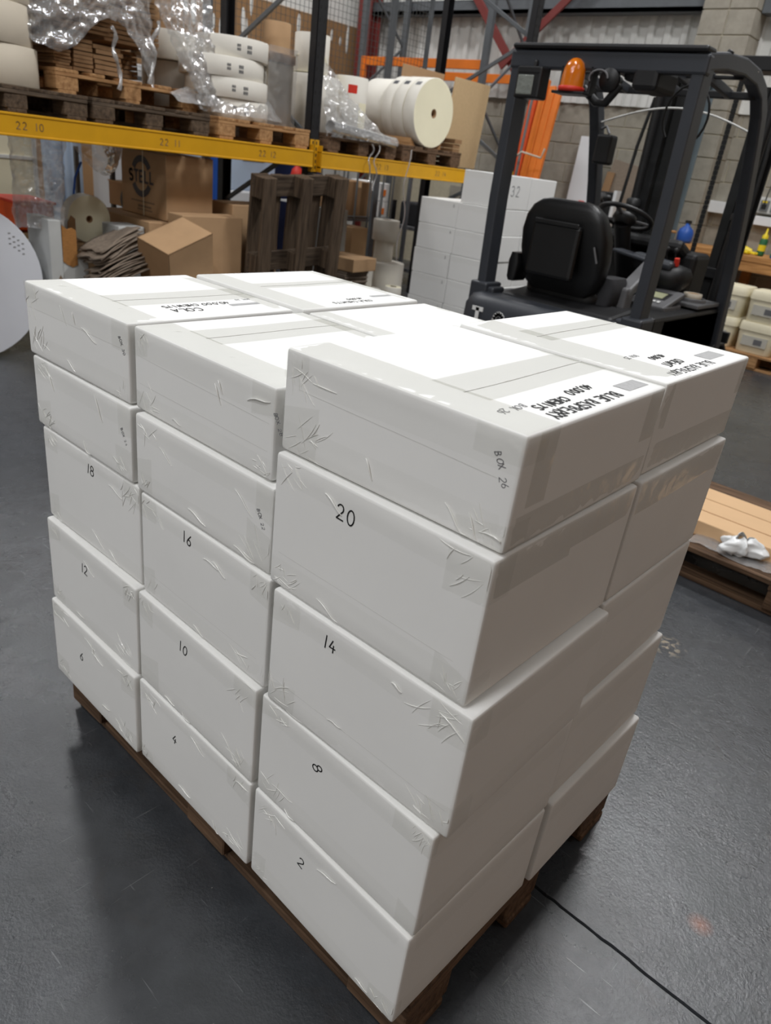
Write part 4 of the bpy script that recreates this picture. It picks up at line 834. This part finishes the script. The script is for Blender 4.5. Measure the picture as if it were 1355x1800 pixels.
# ------------------------------------------------------------------ second stack of white cartons, behind the forklift
def plain_carton(label, x0, y0, z0, w, d, h, seed, mark=True, note=None):
    root = thing('white_carton', label, 'box', (x0+w/2, y0+d/2, z0), random.Random(seed).uniform(-.012, .012), 'white cartons stacked behind the forklift')
    MB().b6(-w/2, w/2, -d/2, d/2, 0, h).build('body', 'carton', root, bevel=.005)
    MB().b6(-w/2+.01, w/2-.01, -d/2-.0006, -d/2+.002, h-.05, h-.003).build('edge_tape', 'tape', root)
    if mark: write('handwritten_number', str(seed % 9), (w/2-.045, -d/2-.0003, h-.035), (1, 0, 0), (0, 0, 1), .02, .003, 'pen', root, th=.0004)
    if note: write('handwritten_number', note, (w/2+.0003, -.02, h*.55), (0, 1, 0), (0, 0, 1), .075, .006, 'pen', root, th=.0004, sp=.3)
    return root
def stack2():
    pallet('pallet under the white cartons behind the forklift', (-2.34, 5.12, 0), PI/2, 'old', L=1.2, Wd=.8, seed=31)
    x0, y0 = -2.75, 4.53; hs = (.205, .204, .203, .203, .203)
    colw = ('left', 'right'); lw = ('bottom', 'second from bottom', 'middle', 'second from top', 'fifth layer'); rw = ('front', 'middle row', 'rear')
    for c in range(2):
        for r in range(3):
            z = .146
            for l, h in enumerate(hs):
                if r == 1 and c == 0 and l < 4: z += h; continue
                plain_carton('white carton of the stack behind the forklift, %s %s, %s' % (rw[r], colw[c], lw[l]), x0+c*.404+(.006 if l % 2 else 0), y0+r*.394+.004*l, z, .398, .388, h-.002, 100+c*40+r*10+l)
                z += h
    z = .146+sum(hs)
    plain_carton('white carton marked 32, alone on top of the stack behind the forklift', x0+.404, y0+.03, z, .398, .388, .248, 132, False, '32')
    plain_carton('unmarked white carton on top behind the forklift, next to the one marked 32', x0+.404, y0+.424, z, .398, .388, .246, 133, False)
stack2()
# ------------------------------------------------------------------ clutter under and behind the rack
def box_thing(label, x0, x1, y0, y1, z0, z1, m='kraft', name='cardboard_box', rz=0, tape=True, cat='box', group=None, rot=None, flaps=None):
    root = thing(name, label, cat, ((x0+x1)/2, (y0+y1)/2, z0), rz, group, rot); w, d, h = x1-x0, y1-y0, z1-z0
    MB().b6(-w/2, w/2, -d/2, d/2, 0, h).build('body', m, root, bevel=.006)
    if tape:
        MB().b6(-w/2-.001, w/2+.001, -.028, .028, h-.06, h+.001).build('tape', 'kraft_l', root)
        MB().b6(-w/2+.004, w/2-.004, -.002, .002, h, h+.0022).build('flap_seam', 'kraft_d', root)
    return root
def open_box(label, loc, w, d, h, m='kraft', rot=(0, 0, 0), inner='kraft_d', flaps=(1.0, .6, -.3, .8), group=None, t=.006):
    root = thing('open_carton', label, 'box', loc, 0, group, rot)
    MB().b6(-w/2, w/2, -d/2, d/2, 0, t).build('bottom', inner, root)
    for nm, b in (('side', (-w/2, -w/2+t, -d/2, d/2)), ('side', (w/2-t, w/2, -d/2, d/2)), ('side', (-w/2, w/2, -d/2, -d/2+t)), ('side', (-w/2, w/2, d/2-t, d/2))): MB().b6(*b, 0, h).build(nm, m, root)
    fl = w*.48
    for i, a in enumerate(flaps):
        if a is None: continue
        if i < 2:
            s = (-1, 1)[i]; c = Vector((s*w/2, 0, h)); dr = Vector((s*math.cos(a), 0, math.sin(a))); mb = MB().bar(c, c+dr*fl, d-.01, t*.8, up=Vector((-s*math.sin(a), 0, math.cos(a))))
        else:
            s = (-1, 1)[i-2]; c = Vector((0, s*d/2, h)); dr = Vector((0, s*math.cos(a), math.sin(a))); mb = MB().bar(c, c+dr*d*.48, w-.01, t*.8, up=Vector((0, -s*math.sin(a), math.cos(a))))
        mb.build('flap', m, root)
    return root
# big white roll at the left edge, end face to the aisle
o = roll('huge white paper roll at the left edge on the floor under the rack', (-3.22, 1.02, .462), .46, .55, (-1, 0, 0), .05, 'paper_w', 'paper_w')
mb = MB()
for i in range(4):
    for j in range(3): mb.b6(-.001, .0012, .27+i*.025, .284+i*.025, .22+j*.03-.02*i, .228+j*.03-.02*i)
mb.build('printed_mark', 'pencil', o)
# torn grey carton
g = thing('torn_carton', 'pale grey carton torn open on one side, beside the huge white roll', 'box', (-3.34, 1.66, 0))
MB().b6(-.16, .14, -.13, -.05, 0, .83).b6(-.16, -.12, -.05, .13, 0, .80).build('body', 'greybox', g, bevel=.006)
MB().b6(.12, .135, -.05, .12, 0, .60).build('side', 'greybox', g, bevel=.003)
rag = [(.128, -.05, .58), (.128, -.045, .80), (.128, -.01, .775), (.128, .02, .785), (.128, .045, .77), (.128, .045, .56), (.128, .01, .545), (.128, -.02, .56)]
MB().prism(rag, (0, 0, 0), (.012, 0, 0)).build('torn_flap', 'corr', g)
MB().prism([(.13, .06, .60), (.13, .075, .80), (.13, .10, .84), (.13, .125, .82), (.13, .125, .58), (.13, .09, .60)], (-.16, 0, 0), (-.15, 0, 0)).build('inside_wall', 'kraft_d', g)
MB().prism([(.16, -.1, .45), (.16, -.075, .50), (.16, -.05, .45)], (-.02, 0, 0), (-.019, 0, 0)).build('printed_mark', 'faint', g)
box_thing('plain brown carton under the cream disc roll', -3.95, -3.50, 1.84, 2.12, 0, .645, 'kraft', tape=False)
roll('cream disc roll with a core hole standing beside the brown cartons', (-3.52, 1.965, .80), .155, .10, (-1, 0, 0), .024, 'paper', 'paper_c')
# cartons with the ring logo
box_thing('wide brown carton under the logo carton', -3.92, -3.16, 2.20, 2.70, .30, .838, 'kraft', tape=True); box_thing('grey carton at floor level under the wide brown carton', -3.90, -3.18, 2.22, 2.70, 0, .298, 'greybox', tape=False)
sb = thing('logo_carton', 'tall brown carton printed with a dark ring and the word STELL', 'box', (-3.47, 2.54, .842), 0)
MB().b6(-.29, .29, -.19, .19, 0, .42).build('body', 'kraft', sb, bevel=.006)
mb = MB()
for (a0, a1) in ((28, 152), (208, 332)):
    n = 18; vs = []
    for k in range(n+1):
        a = math.radians(a0+(a1-a0)*k/n)
        for r in (.135, .093):
            for yy in (-.1925, -.1895): vs.append((-.02+r*1.0*math.cos(a), yy, .255+r*math.sin(a)))
    fs = []
    for k in range(n):
        b = k*4; fs += [(b, b+4, b+6, b+2), (b+1, b+3, b+7, b+5), (b, b+1, b+5, b+4), (b+2, b+6, b+7, b+3)]
    mb.add(vs, fs)
mb.build('ring_logo', 'print', sb)
write('logo_word', 'STELL', (-.02, -.1902, .255), (1, 0, 0), (0, 0, 1), .07, .016, 'print', sb, th=.002, sp=.22, wide=1.1)
mb = MB(); mb.b6(-.16, .14, -.1915, -.19, .088, .097).b6(-.07, .10, -.1915, -.19, .055, .068).b6(-.08, .11, -.1915, -.19, .036, .043); mb.build('small_print', 'faint', sb)
MB().b6(.0, .006, -.1935, -.1905, .0, .42).build('strap', 'cream', sb)
s2 = thing('logo_carton', 'small brown carton with part of a dark ring, behind the tall STELL carton', 'box', (-3.95, 2.62, .842), 0)
MB().b6(-.20, .20, -.16, .16, 0, .17).build('body', 'kraft', s2, bevel=.006); mb = MB(); mb.lathe([(.06, 0), (.085, 0), (.085, .003), (.06, .003)], (.06, -.161, .05), 24, (0, -1, 0)); mb.build('ring_logo', 'print', s2); MB().b6(-.205, .205, -.165, .165, .165, .172).build('lid', 'kraft_l', s2)
# crushed flat bundles
def crushed(label, c, d, n, rot, seed):
    rnd = random.Random(seed); root = thing('flat_carton_bundle', label, 'cardboard', c, 0, 'crushed grey-brown bundles', rot); t = d[2]/n
    for i in range(n):
        o = Vector((rnd.uniform(-.02, .02), rnd.uniform(-.03, .03), t*(i+.5))); ph = rnd.uniform(0, 6)
        mb = MB(); mb.grid(lambda u, v: o+Vector(((u-.5)*d[0]+.008*math.sin(v*9+ph), (v-.5)*d[1]+.010*math.sin(u*14+ph), .010*math.sin(u*5+v*4+ph*.3))), 10, 8); mb.build('sheet', 'kraft_g', root, solid=t*.62)
    return root
crushed('crushed bundle of grey-brown flat cartons lying highest in the heap', (-3.08, 1.90, .645), (.28, .32, .10), 8, (.42, -.15, .1), 5); crushed('crushed bundle of grey-brown flat cartons lower in the heap', (-3.00, 1.92, .50), (.28, .34, .13), 9, (.38, -.25, -.1), 6)
box_thing('brown carton at floor level under the crushed bundles', -3.18, -2.88, 1.80, 2.12, 0, .44, 'kraft_l', tape=False)
box_thing('white carton wedged behind the crushed bundles', -3.42, -3.20, 2.0, 2.19, 0, .80, 'greybox', tape=False)
oc = open_box('open brown carton tipped over in front of the large kraft carton', (-2.81, 2.02, .61), .27, .30, .40, 'kraft', (-1.25, .25, .25), flaps=(None, None, None, .5))
box_thing('grey printed carton under the tipped open carton', -2.86, -2.60, 2.14, 2.66, 0, .47, 'greybox', tape=False)
box_thing('large dark brown carton standing behind the tipped carton', -3.15, -2.97, 2.34, 2.84, 0, .91, 'kraft', tape=False)
box_thing('second large brown carton half behind the leaning pallet', -3.42, -3.12, 2.86, 3.30, 0, .98, 'kraft', tape=False)
# hanging film and pale strip curtain at the left
filmsheet('stretch_film', 'grey film hanging below the yellow beam at the far left', 'plastic film', lambda u, v: (-3.30-.06*math.sin(u*5), 1.36+u*(.27+.05*v), .76+.54*v), 24, 36, 'wrap', amp=.035, s=9, seed=31)
filmsheet('stretch_film', 'clear film bag bulging below the yellow beam left of the STELL carton', 'plastic film', lambda u, v: (-3.34+.08*math.sin(u*PI), 1.78+u*.34, 1.30-.20*math.sin(v*PI/2)*math.sin(max(.06, u)*PI)**.6), 24, 14, 'wrap', amp=.02, s=12, seed=32)
tag(MB().tube([(-3.6, 1.97, 1.15), (-3.62, 1.93, 1.05), (-3.62, 1.915, .95), (-3.6, 1.915, .84)], .008, 6).build('blue_cable', 'blue'), 'thin blue cable hanging beside the cream disc roll', 'cable')
for i, (y, w) in enumerate(((2.90, .20), (3.09, .19))):
    mb = MB(); mb.grid(lambda u, v: (-5.7+.02*math.sin(u*12), y-.13+(u-.5)*w, .05+2.2*v), 12, 2); tag(mb.build('hanging_sheet', 'ltblue', solid=.003), ('pale blue sheet hanging behind the rack, left one', 'pale blue sheet hanging behind the rack, right one')[i], 'curtain', 'pale hanging sheets')
pn = thing('cream_partition', 'cream partition panel behind the hanging film at the far left', 'partition', (-5.85, 2.2, 0)); MB().b6(-.02, .02, -.60, .46, 0, 2.3).build('panel', 'cream', pn, bevel=.004); MB().b6(.02, .035, -.6, .46, 1.0, 1.03).b6(-.03, .03, .44, .48, 0, 2.32).build('frame', 'clad', pn, bevel=.003)
c = thing('white_cabinet', 'tall white cabinet behind the rack left of the STELL carton', 'cabinet', (-5.65, 3.52, 0))
MB().b6(-.3, .28, -.24, .24, 0, 1.9).build('body', 'white', c, bevel=.008)
for s in (-1, 1): d = MB().b6(.281, .295, s*.12-.115, s*.12+.115, .06, 1.86).build('door', 'white', c, bevel=.003); MB().b6(.296, .31, s*.02-.006, s*.02+.006, .9, 1.1).build('handle', 'galv', d)
t = thing('orange_crate', 'red and orange plastic crate behind the hanging film at the far left', 'crate', (-4.35, 1.92, .62)); MB().b6(-.2, .2, -.18, .10, 0, .02).b6(.18, .2, -.18, .10, 0, .2).b6(-.2, -.18, -.18, .1, 0, .2).b6(-.2, .2, -.18, -.16, 0, .2).b6(-.2, .2, .08, .1, 0, .2).build('body', 'orange2', t, bevel=.006); MB().b6(-.215, .215, -.195, .115, .19, .21).b6(-.17, .17, -.15, .07, .15, .19).build('rim', 'red', t, bevel=.006)
b_ = thing('low_shelf', 'grey shelf behind the rack carrying the orange crate', 'shelf', (-4.4, 2.0, 0))
MB().b6(-.3, .3, -.6, .5, .58, .615).build('shelf_board', 'boardpanel', b_, bevel=.003)
for x in (-.28, .28):
    for y in (-.58, .48): MB().b6(x-.015, x+.015, y-.015, y+.015, 0, 1.2).build('leg', 'grey_steel', b_)
# far room behind the rack
m_ = thing('packing_machine', 'white and pale blue packing machine seen under the rack between the uprights', 'machine', (-6.3, 5.35, 0))
MB().b6(-.5, .3, -.62, .30, .85, 1.75).build('cabinet', 'ltblue', m_, bevel=.02); MB().b6(-.5, .32, -.64, .32, 0, .85).build('base', 'white', m_, bevel=.02); MB().b6(.30, .32, -.20, .12, 1.18, 1.6).build('window', 'greyplast', m_, bevel=.004); MB().b6(.28, .33, -.66, -.52, .5, 1.7).build('side_panel', 'blue', m_, bevel=.004)
e_ = thing('fire_extinguisher', 'red fire extinguisher with a yellow tag standing behind the rack', 'extinguisher', (-5.72, 5.75, .80))
MB().lathe([(.001, 0), (.07, 0), (.075, .02), (.075, .30), (.06, .35), (.03, .38), (.02, .42), (.001, .43)], n=20).build('cylinder', 'red', e_); MB().b6(.076, .08, -.04, .04, .14, .24).build('yellow_tag', 'yell', e_); MB().tube([(0, .02, .42), (.04, .07, .38), (.05, .09, .25), (.04, .09, .12)], .01, 6).build('hose', 'rubber', e_); MB().b6(-.01, .05, -.01, .03, .42, .45).build('handle', 'rubber', e_)
k_ = thing('steel_stand', 'pale steel stand carrying the fire extinguisher', 'stand', (-5.72, 5.75, 0)); MB().b6(-.14, .14, -.12, .12, .78, .80).build('plate', 'clad', k_); MB().cyl((0, 0, 0), (0, 0, .78), .03, 12).build('post', 'clad', k_); MB().b6(-.12, .12, -.1, .1, 0, .02).build('foot', 'clad', k_)
c = thing('blue_cabinet', 'dark blue steel cabinet behind the rack right of the extinguisher', 'cabinet', (-6.2, 6.12, 0)); MB().b6(-.25, .25, -.20, .24, 0, 1.7).build('body', 'dkblue', c, bevel=.008); d = MB().b6(.251, .265, -.18, .22, .1, 1.66).build('door', 'dkblue', c, bevel=.003); MB().b6(.266, .28, -.15, -.13, .8, 1.0).build('handle', 'galv', d); MB().b6(.266, .268, -.05, .12, 1.05, 1.2).build('notice', 'white', d)
c = thing('grey_cabinet', 'pale grey steel cabinet behind the rack beside the black upright', 'cabinet', (-6.4, 6.85, 0)); MB().b6(-.25, .25, -.38, .40, 0, 1.9).build('body', 'clad', c, bevel=.008)
for s in (-1, 1): d = MB().b6(.251, .262, s*.19-.18, s*.19+.18, .1, 1.86).build('door', 'clad', c, bevel=.003); MB().b6(.263, .275, s*.03-.008, s*.03+.008, .9, 1.1).build('handle', 'rubber', d)
# roll cage with goods behind bay two
rc = thing('roll_cage', 'grey wire roll cage holding cartons behind the rack', 'roll cage', (-5.10, 6.05, 0)); mb = MB()
for y in (-.42, -.20, .02, .24, .42):
    for x in (-.30, .30): mb.cyl((x, y, .2), (x, y, 1.7), .012, 8)
for z in (.25, .75, 1.25, 1.68):
    for x in (-.30, .30): mb.cyl((x, -.42, z), (x, .42, z), .009, 8)
    for y in (-.42, .42): mb.cyl((-.30, y, z), (.30, y, z), .009, 8)
mb.build('wire_frame', 'galv', rc); MB().b6(-.31, .31, -.43, .43, .15, .19).b6(-.3, .3, -.42, .42, .70, .725).build('shelf', 'galv', rc)
for x in (-.26, .26):
    for y in (-.38, .38): MB().lathe([(.001, -.02), (.07, -.02), (.075, 0), (.07, .02), (.001, .02)], (x, y, .075), 16, (1, 0, 0)).build('castor', 'rubber', rc)
box_thing('brown carton high in the grey roll cage', -5.35, -4.85, 5.75, 6.15, .727, 1.12, 'kraft_d'); box_thing('reddish brown carton low in the grey roll cage', -5.35, -4.85, 5.72, 6.30, .192, .60, 'kraft')
for i, (z, w) in enumerate(((.727, 'lower'), (.93, 'upper'))):
    o = box_thing('white carton with orange labels in the roll cage, %s one' % w, -5.25, -4.83, 6.20, 6.44, z, z+.20, 'carton', tape=False, group='white cartons with orange labels'); MB().b6(.221, .224, -.02, .05, .06, .13).build('label', 'orange', o)
# rolls and boxes on the floor of bay two
GB = 'rolls on the floor under the second bay'
zz = [0, .0]
roll('large white roll standing on the floor under the second bay', (-3.75, 5.30, 0), .20, .44, m='paper', me='paper', group=GB); roll('small cream roll standing in front of the large white roll', (-3.46, 5.14, 0), .085, .25, m='paper', me='paper_c', group=GB); roll('wide white disc roll on the floor left of the large white roll', (-3.60, 4.86, 0), .17, .22, m='paper', me='paper', group=GB, pz=((-.7, .08, .06, .06),)); roll('narrow white roll standing on the wide disc roll', (-3.64, 4.84, .222), .115, .20, m='paper', me='paper', group=GB)
roll('stack of white label rolls on the large white roll', (-3.80, 5.31, .442), .10, .20, m='paper', me='paper', group=GB); roll('tall grey-white tube roll on top of the label rolls', (-3.80, 5.31, .644), .135, .20, m='paper', me='paper', group=GB, core=.05)
bundle('bundle of white and grey flat cartons on the floor behind the leaning pallet', (-3.45, 4.42, .28), (.3, .30, .16), 8, seed=83, m='kraft_g'); box_thing('open fronted white box under the grey bundle', -3.62, -3.30, 4.28, 4.56, 0, .278, 'greybox', tape=False); box_thing('crumpled brown carton on the grey bundle behind the leaning pallet', -3.65, -3.25, 4.26, 4.62, .445, .56, 'kraft', tape=False, rz=.15)
box_thing('tall grey carton behind the leaning pallet', -3.98, -3.74, 4.44, 4.68, 0, .92, 'greybox', tape=False); box_thing('flat brown carton standing on end beside the tall grey carton', -4.0, -3.78, 4.80, 5.02, 0, .76, 'kraft_l', tape=False)
o = box_thing('cream carton with a round hole beside the white carton stack', -3.30, -3.06, 5.28, 5.54, 0, .30, 'cream', tape=False); MB().lathe([(.001, 0), (.045, 0), (.045, .004), (.001, .004)], (.121, 0, .17), 20, (1, 0, 0)).build('hand_hole', 'kraft_d', o); box_thing('small brown carton on the cream carton', -3.28, -3.08, 5.30, 5.52, .302, .46, 'kraft_l', tape=False)
c = thing('dark_trolley', 'dark grey trolley with a shelf behind the rack near the white stack', 'trolley', (-4.7, 6.95, 0)); MB().b6(-.25, .25, -.3, .3, .64, .68).b6(-.25, .25, -.3, .3, .15, .19).build('shelf', 'greyplast', c, bevel=.004)
for x in (-.23, .23):
    for y in (-.28, .28): MB().b6(x-.02, x+.02, y-.02, y+.02, 0, .95).build('post', 'black_steel', c)
MB().b6(-.2, .2, -.2, .2, .68, .95).build('bin', 'seatgrey', c, bevel=.02)
# ------------------------------------------------------------------ back wall area right of the rack
for i, (x, c_, w_) in enumerate(((-4.02, 'orange2', .10), (-3.90, 'orange', .09), (-3.80, 'orange', .09), (-3.71, 'orange', .08))):
    tag(MB().bar((x+.13, 7.50-.03*i, .02), (x-.03, 8.03, 2.52-.06*i), w_, .05, (0, 1, 0)).build('rack_beam', c_, bevel=.006), ('red-orange rack beam leaning on the back wall, first of the leaning beams', 'orange rack beam leaning second from the left', 'orange rack beam leaning third from the left', 'orange rack beam leaning last on the right')[i], 'beam', 'rack beams leaning on the wall')
tag(MB().bar((-3.76, 7.36, .02), (-3.97, 7.86, 2.60), .03, .012, (0, 1, 0)).build('galvanised_strip', 'galv'), 'thin bright steel strip leaning on the orange beams', 'strip')
for i, (a, b) in enumerate((((-4.05, 7.62, 1.50), (-3.55, 7.60, 1.62)),)): tag(MB().tube([a, (-3.8, 7.56, 1.66), b, (-3.52, 7.6, 1.72)], .012, 6).build('tie_strap', 'paper_b'), 'pale strap tied round the leaning orange beams', 'strap')
tag(MB().box((-3.34, 8.36, 1.42), (.36, .02, 1.02), rotM(-.06, 0, 0)).build('white_board', 'white', bevel=.003), 'blank white board leaning on the block wall beside the orange beams', 'board')
tag(MB().box((-2.72, 8.38, 1.36), (.70, .015, .62), rotM(-.08, .16, 0)).build('cardboard_sheet', 'kraft_g', bevel=.002), 'tilted grey board leaning on the block wall behind the steering wheel', 'board')
tag(MB().box((-3.02, 8.34, 1.30), (.10, .02, .55), rotM(-.1, .06, 0)).build('cardboard_sheet', 'kraft_d', bevel=.002), 'narrow brown board leaning on the block wall', 'board')
bn = thing('workbench', 'long timber workbench along the block wall at the right', 'workbench', (-1.9, 8.14, 0))
MB().b6(-1.75, 2.6, -.32, .30, .90, .96).build('top', 'plank', bn, bevel=.004); MB().b6(-1.75, 2.6, -.30, .28, .42, .45).build('lower_shelf', 'plank', bn, bevel=.004)
for x in (-1.68, -.9, .22, .78, 1.9, 2.5):
    for y in (-.27, .25): MB().b6(x-.045, x+.045, y-.04, y+.04, 0, .90).build('leg', 'plank', bn, bevel=.004)
MB().b6(-1.75, 2.6, -.31, -.28, .80, .90).build('apron', 'plank', bn, bevel=.003)
# things on the bench
def small(name, label, cat, m, shape, group=None):
    mb = MB(); shape(mb); return tag(mb.build(name, m, bevel=.006), label, cat, group)
ld = thing('label_winder', 'black and white label winder with a grey roll on the bench', 'machine', (-2.84, 8.1, .962)); MB().b6(-.09, .09, -.06, .06, 0, .40).build('body', 'fl_black', ld, bevel=.01); MB().b6(.09, .13, -.06, .06, 0, .42).build('side_plate', 'white', ld, bevel=.004); MB().lathe([(.012, 0), (.045, 0), (.045, .22), (.012, .22)], (-.02, -.06, .34), 20, (-.4, -1, 0)).build('paper_roll', 'greyplast', ld)
small('tool_pile', 'white rags and hoses piled on the bench left of the winder', 'rags', 'bagw', lambda b: b.grid(lambda u, v: (-3.45+u*.5, 7.9+v*.35, .962+.16*math.sin(u*PI)*math.sin(v*PI)+.03*noise.noise(Vector((u*9, v*9, 1)))), 20, 14))
small('toolbox', 'dark toolbox on the bench behind the forklift seat', 'box', 'seatgrey', lambda b: b.b6(-3.20, -2.75, 7.85, 7.98, .962, 1.10).tube([(-3.12, 7.91, 1.10), (-3.05, 7.91, 1.15), (-2.90, 7.91, 1.15), (-2.83, 7.91, 1.10)], .012, 6))
b = thing('spray_bottle', 'pale blue spray bottle on the bench behind the pillar', 'bottle', (-3.16, 8.1, .962)); MB().lathe([(.001, 0), (.05, 0), (.055, .02), (.05, .14), (.02, .19), (.018, .22), (.001, .22)], n=18).build('bottle', 'ltblue', b); MB().b6(-.05, .02, -.015, .015, .22, .26).build('trigger_head', 'red', b, bevel=.006)
small('bench_vice', 'brown timber clamp block on the bench left of the blue lamp', 'clamp', 'plank', lambda b: b.b6(-2.10, -1.92, 7.85, 7.97, .962, 1.10).b6(-2.0, -1.95, 7.84, 7.98, 1.10, 1.2).cyl((-2.2, 7.86, 1.06), (-1.82, 7.86, 1.06), .014, 8))
bl = thing('blue_sprayer', 'round blue gas bottle on the bench behind the mast', 'bottle', (-1.76, 7.98, .962)); MB().lathe([(.001, 0), (.075, 0), (.085, .03), (.085, .10), (.07, .14), (.03, .17), (.02, .2), (.001, .2)], n=22).build('bottle', 'blue', bl); MB().b6(-.03, .03, -.02, .02, .2, .23).build('valve', 'rubber', bl)
for i, (x, c_, w) in enumerate(((-1.22, 'blue', 'blue'), (-1.06, 'yell', 'yellow'))):
    small('work_glove', '%s work glove lying on the bench beside the forklift mast' % w, 'glove', c_, lambda b: b.tube([(x-.09, 7.90, .990), (x, 7.88, 1.0), (x+.07, 7.89, .990)], [.03, .042, .028], 10).tube([(x+.05, 7.88, .985), (x+.12, 7.86, .98)], .014, 8).tube([(x+.05, 7.91, .985), (x+.13, 7.91, .98)], .014, 8).tube([(x, 7.86, .985), (x+.05, 7.845, .978)], .014, 8))
gb = thing('glue_bottle', 'yellow and green glue bottle standing on the bench at the right', 'bottle', (-.92, 7.95, .962)); MB().lathe([(.001, 0), (.035, 0), (.038, .02), (.038, .15), (.03, .17)], n=18).build('bottle', 'green', gb); MB().lathe([(.03, .17), (.03, .20), (.012, .22), (.006, .27), (.001, .27)], n=18).build('nozzle', 'yell', gb); MB().lathe([(.0385, .05), (.0385, .11)], n=18).build('label', 'yell', gb)
small('green_drill', 'green machine at the right edge of the bench', 'tool', 'green', lambda b: b.b6(-.82, -.60, 7.95, 8.1, .962, 1.0).b6(-.80, -.68, 7.96, 8.08, 1.0, 1.30).cyl((-.72, 7.9, 1.24), (-.72, 8.1, 1.24), .06, 16))
small('screwdriver_tray', 'blue tray with pale tools on the bench edge', 'tray', 'blue', lambda b: b.b6(-.78, -.60, 7.84, 7.94, .962, .99))
small('white_paper_pad', 'white paper pad lying on the bench beside the gloves', 'paper', 'paper', lambda b: b.box((-1.26, 8.02, .972), (.20, .12, .018), rotM(0, 0, .3)))
small('blue_hose', 'coil of blue hose on the lower shelf of the bench', 'hose', 'blue', lambda b: b.tube([(-1.28+.09*math.cos(a), 7.86+.07*math.sin(a), .475+.006*a) for a in [i*.5 for i in range(30)]], .018, 8))
sk = thing('socket_strip', 'pale grey socket strip with black sockets on the wall above the bench', 'sockets', (-1.02, 8.47, 1.42))
MB().b6(-.22, .30, -.05, .028, -.06, .10).build('trunking', 'clad', sk, bevel=.004)
for i in range(4): q = MB().b6(-.19+i*.12, -.10+i*.12, -.075, -.05, -.04, .07).build('socket', 'galv', sk, bevel=.004); MB().b6(-.17+i*.12, -.12+i*.12, -.08, -.074, -.02, .03).build('plug', 'rubber', q); MB().b6(-.17+i*.12, -.12+i*.12, -.079, -.0745, .045, .065).build('sticker', 'yell', q); MB().tube([(-.145+i*.12, -.08, .03), (-.14+i*.12, -.09, .12), (-.13+i*.12, -.03, .35)], .006, 6).build('cable', 'rubber', q)
tag(MB().b6(-1.25, -.72, 8.38, 8.495, 1.24, 1.33).build('wall_shelf', 'white', bevel=.004), 'short white wall shelf under the socket strip', 'shelf'); tag(MB().b6(-1.75, -1.50, 8.38, 8.495, 1.30, 1.42).build('wall_box', 'white', bevel=.006), 'white wall box between the column and the forklift mast', 'box'); tag(MB().b6(-.78, -.62, 8.40, 8.47, 1.42, 1.66).build('yellow_case', 'yell', bevel=.02), 'yellow case hanging on the wall at the right edge', 'case')
tag(MB().b6(-1.10, -.6, 8.44, 8.495, 1.70, 1.98).build('wall_notice', 'white', bevel=.004), 'white notice board on the wall at the right edge', 'notice')
# cream tubs on a pallet
pallet('light pallet under the cream tubs at the right edge', (-.42, 7.37, 0), 0, 'new', seed=91)
def tub(label, x, y, z, w=.36, d=.30, h=.20):
    root = thing('cream_tub', label, 'tub', (x, y, z), 0, 'cream tubs at the right edge'); mb = MB()
    loft(mb, [rrect(0, 0, w*a, d*a, hh, 6, 36) for (a, hh) in ((.86, 0), (.88, .01), (.96, h*.72))]); mb.build('body', 'cream', root)
    mb = MB(); loft(mb, [rrect(0, 0, w*a, d*a, hh, 6, 36) for (a, hh) in ((1.0, h*.72), (1.0, h*.80), (.98, h*.95), (.94, h))]); mb.build('lid', 'cream', root)
    lb = MB().b6(-w*.32, w*.30, -d*.475-.004, -d*.43, h*.24, h*.56).build('label', 'tublabel', root); MB().b6(-w*.02, w*.18, -d*.475-.006, -d*.47, h*.30, h*.48).build('label_print', 'greyplast', lb)
TB = (('left column', -.84, 7.19), ('right column', -.44, 7.17), ('far right column', -.06, 7.19))
for w_, x, y in TB:
    for i, q in enumerate(('lower', 'upper')): tub('cream lidded tub with a grey label, %s one of the %s' % (q, w_), x+(.008 if i == 1 else 0), y, .146+i*.287, .38, .34, .285)
# ------------------------------------------------------------------ pallet with long cartons at the right
pallet('pale brown pallet with long flat cartons at the right edge', (1.22, 2.68, 0), 0, 'old', L=1.3, Wd=.86, H=.15, seed=93)
lc = thing('long_cartons', 'long flat brown cartons lying on the pallet at the right edge', 'box', (1.22, 2.58, .151))
for i, (y0, y1, h) in enumerate(((-.20, -.075, .068), (-.07, .22, .070))):
    MB().b6(-.64, .62, y0, y1, 0, h).build('carton', 'kraft_l', lc, bevel=.004)
MB().b6(-.63, .61, .07, .074, .070, .072).build('flap_seam', 'kraft', lc)
bagm = MB(); R = random.Random(4)
def bagf(u, v):
    a = u*2*PI; z = v; r = (.062+.022*math.sin(3*a+1)+.016*math.sin(5*a))*math.sin(PI*min(1, .12+.88*(1-v)))**.7*(1.1-.55*v)
    p = Vector((r*1.35*math.cos(a), r*math.sin(a), .085*v+.01*math.sin(4*a)*v)); p += .016*Vector((noise.noise(p*40), noise.noise(p*40+Vector((5, 5, 5))), .6*noise.noise(p*40+Vector((9, 1, 2))))); p.z = max(p.z, 0.001); return p
bagm.grid(bagf, 40, 22); bg = bagm.build('plastic_bag', 'bagw'); bg.location = (.985, 2.345, .152); tag(bg, 'crumpled white plastic bag on the pallet beside the long cartons', 'bag')
filmsheet('paper_scrap', 'flat pale wrapping sheet lying on the pallet boards beside the white bag', 'plastic film', lambda u, v: (.80+u*.62, 2.275+v*.11, .156+.006*math.sin(u*14)), 40, 8, 'wrapthin', amp=.006, s=30, seed=44, normal=(0, 0, 1))
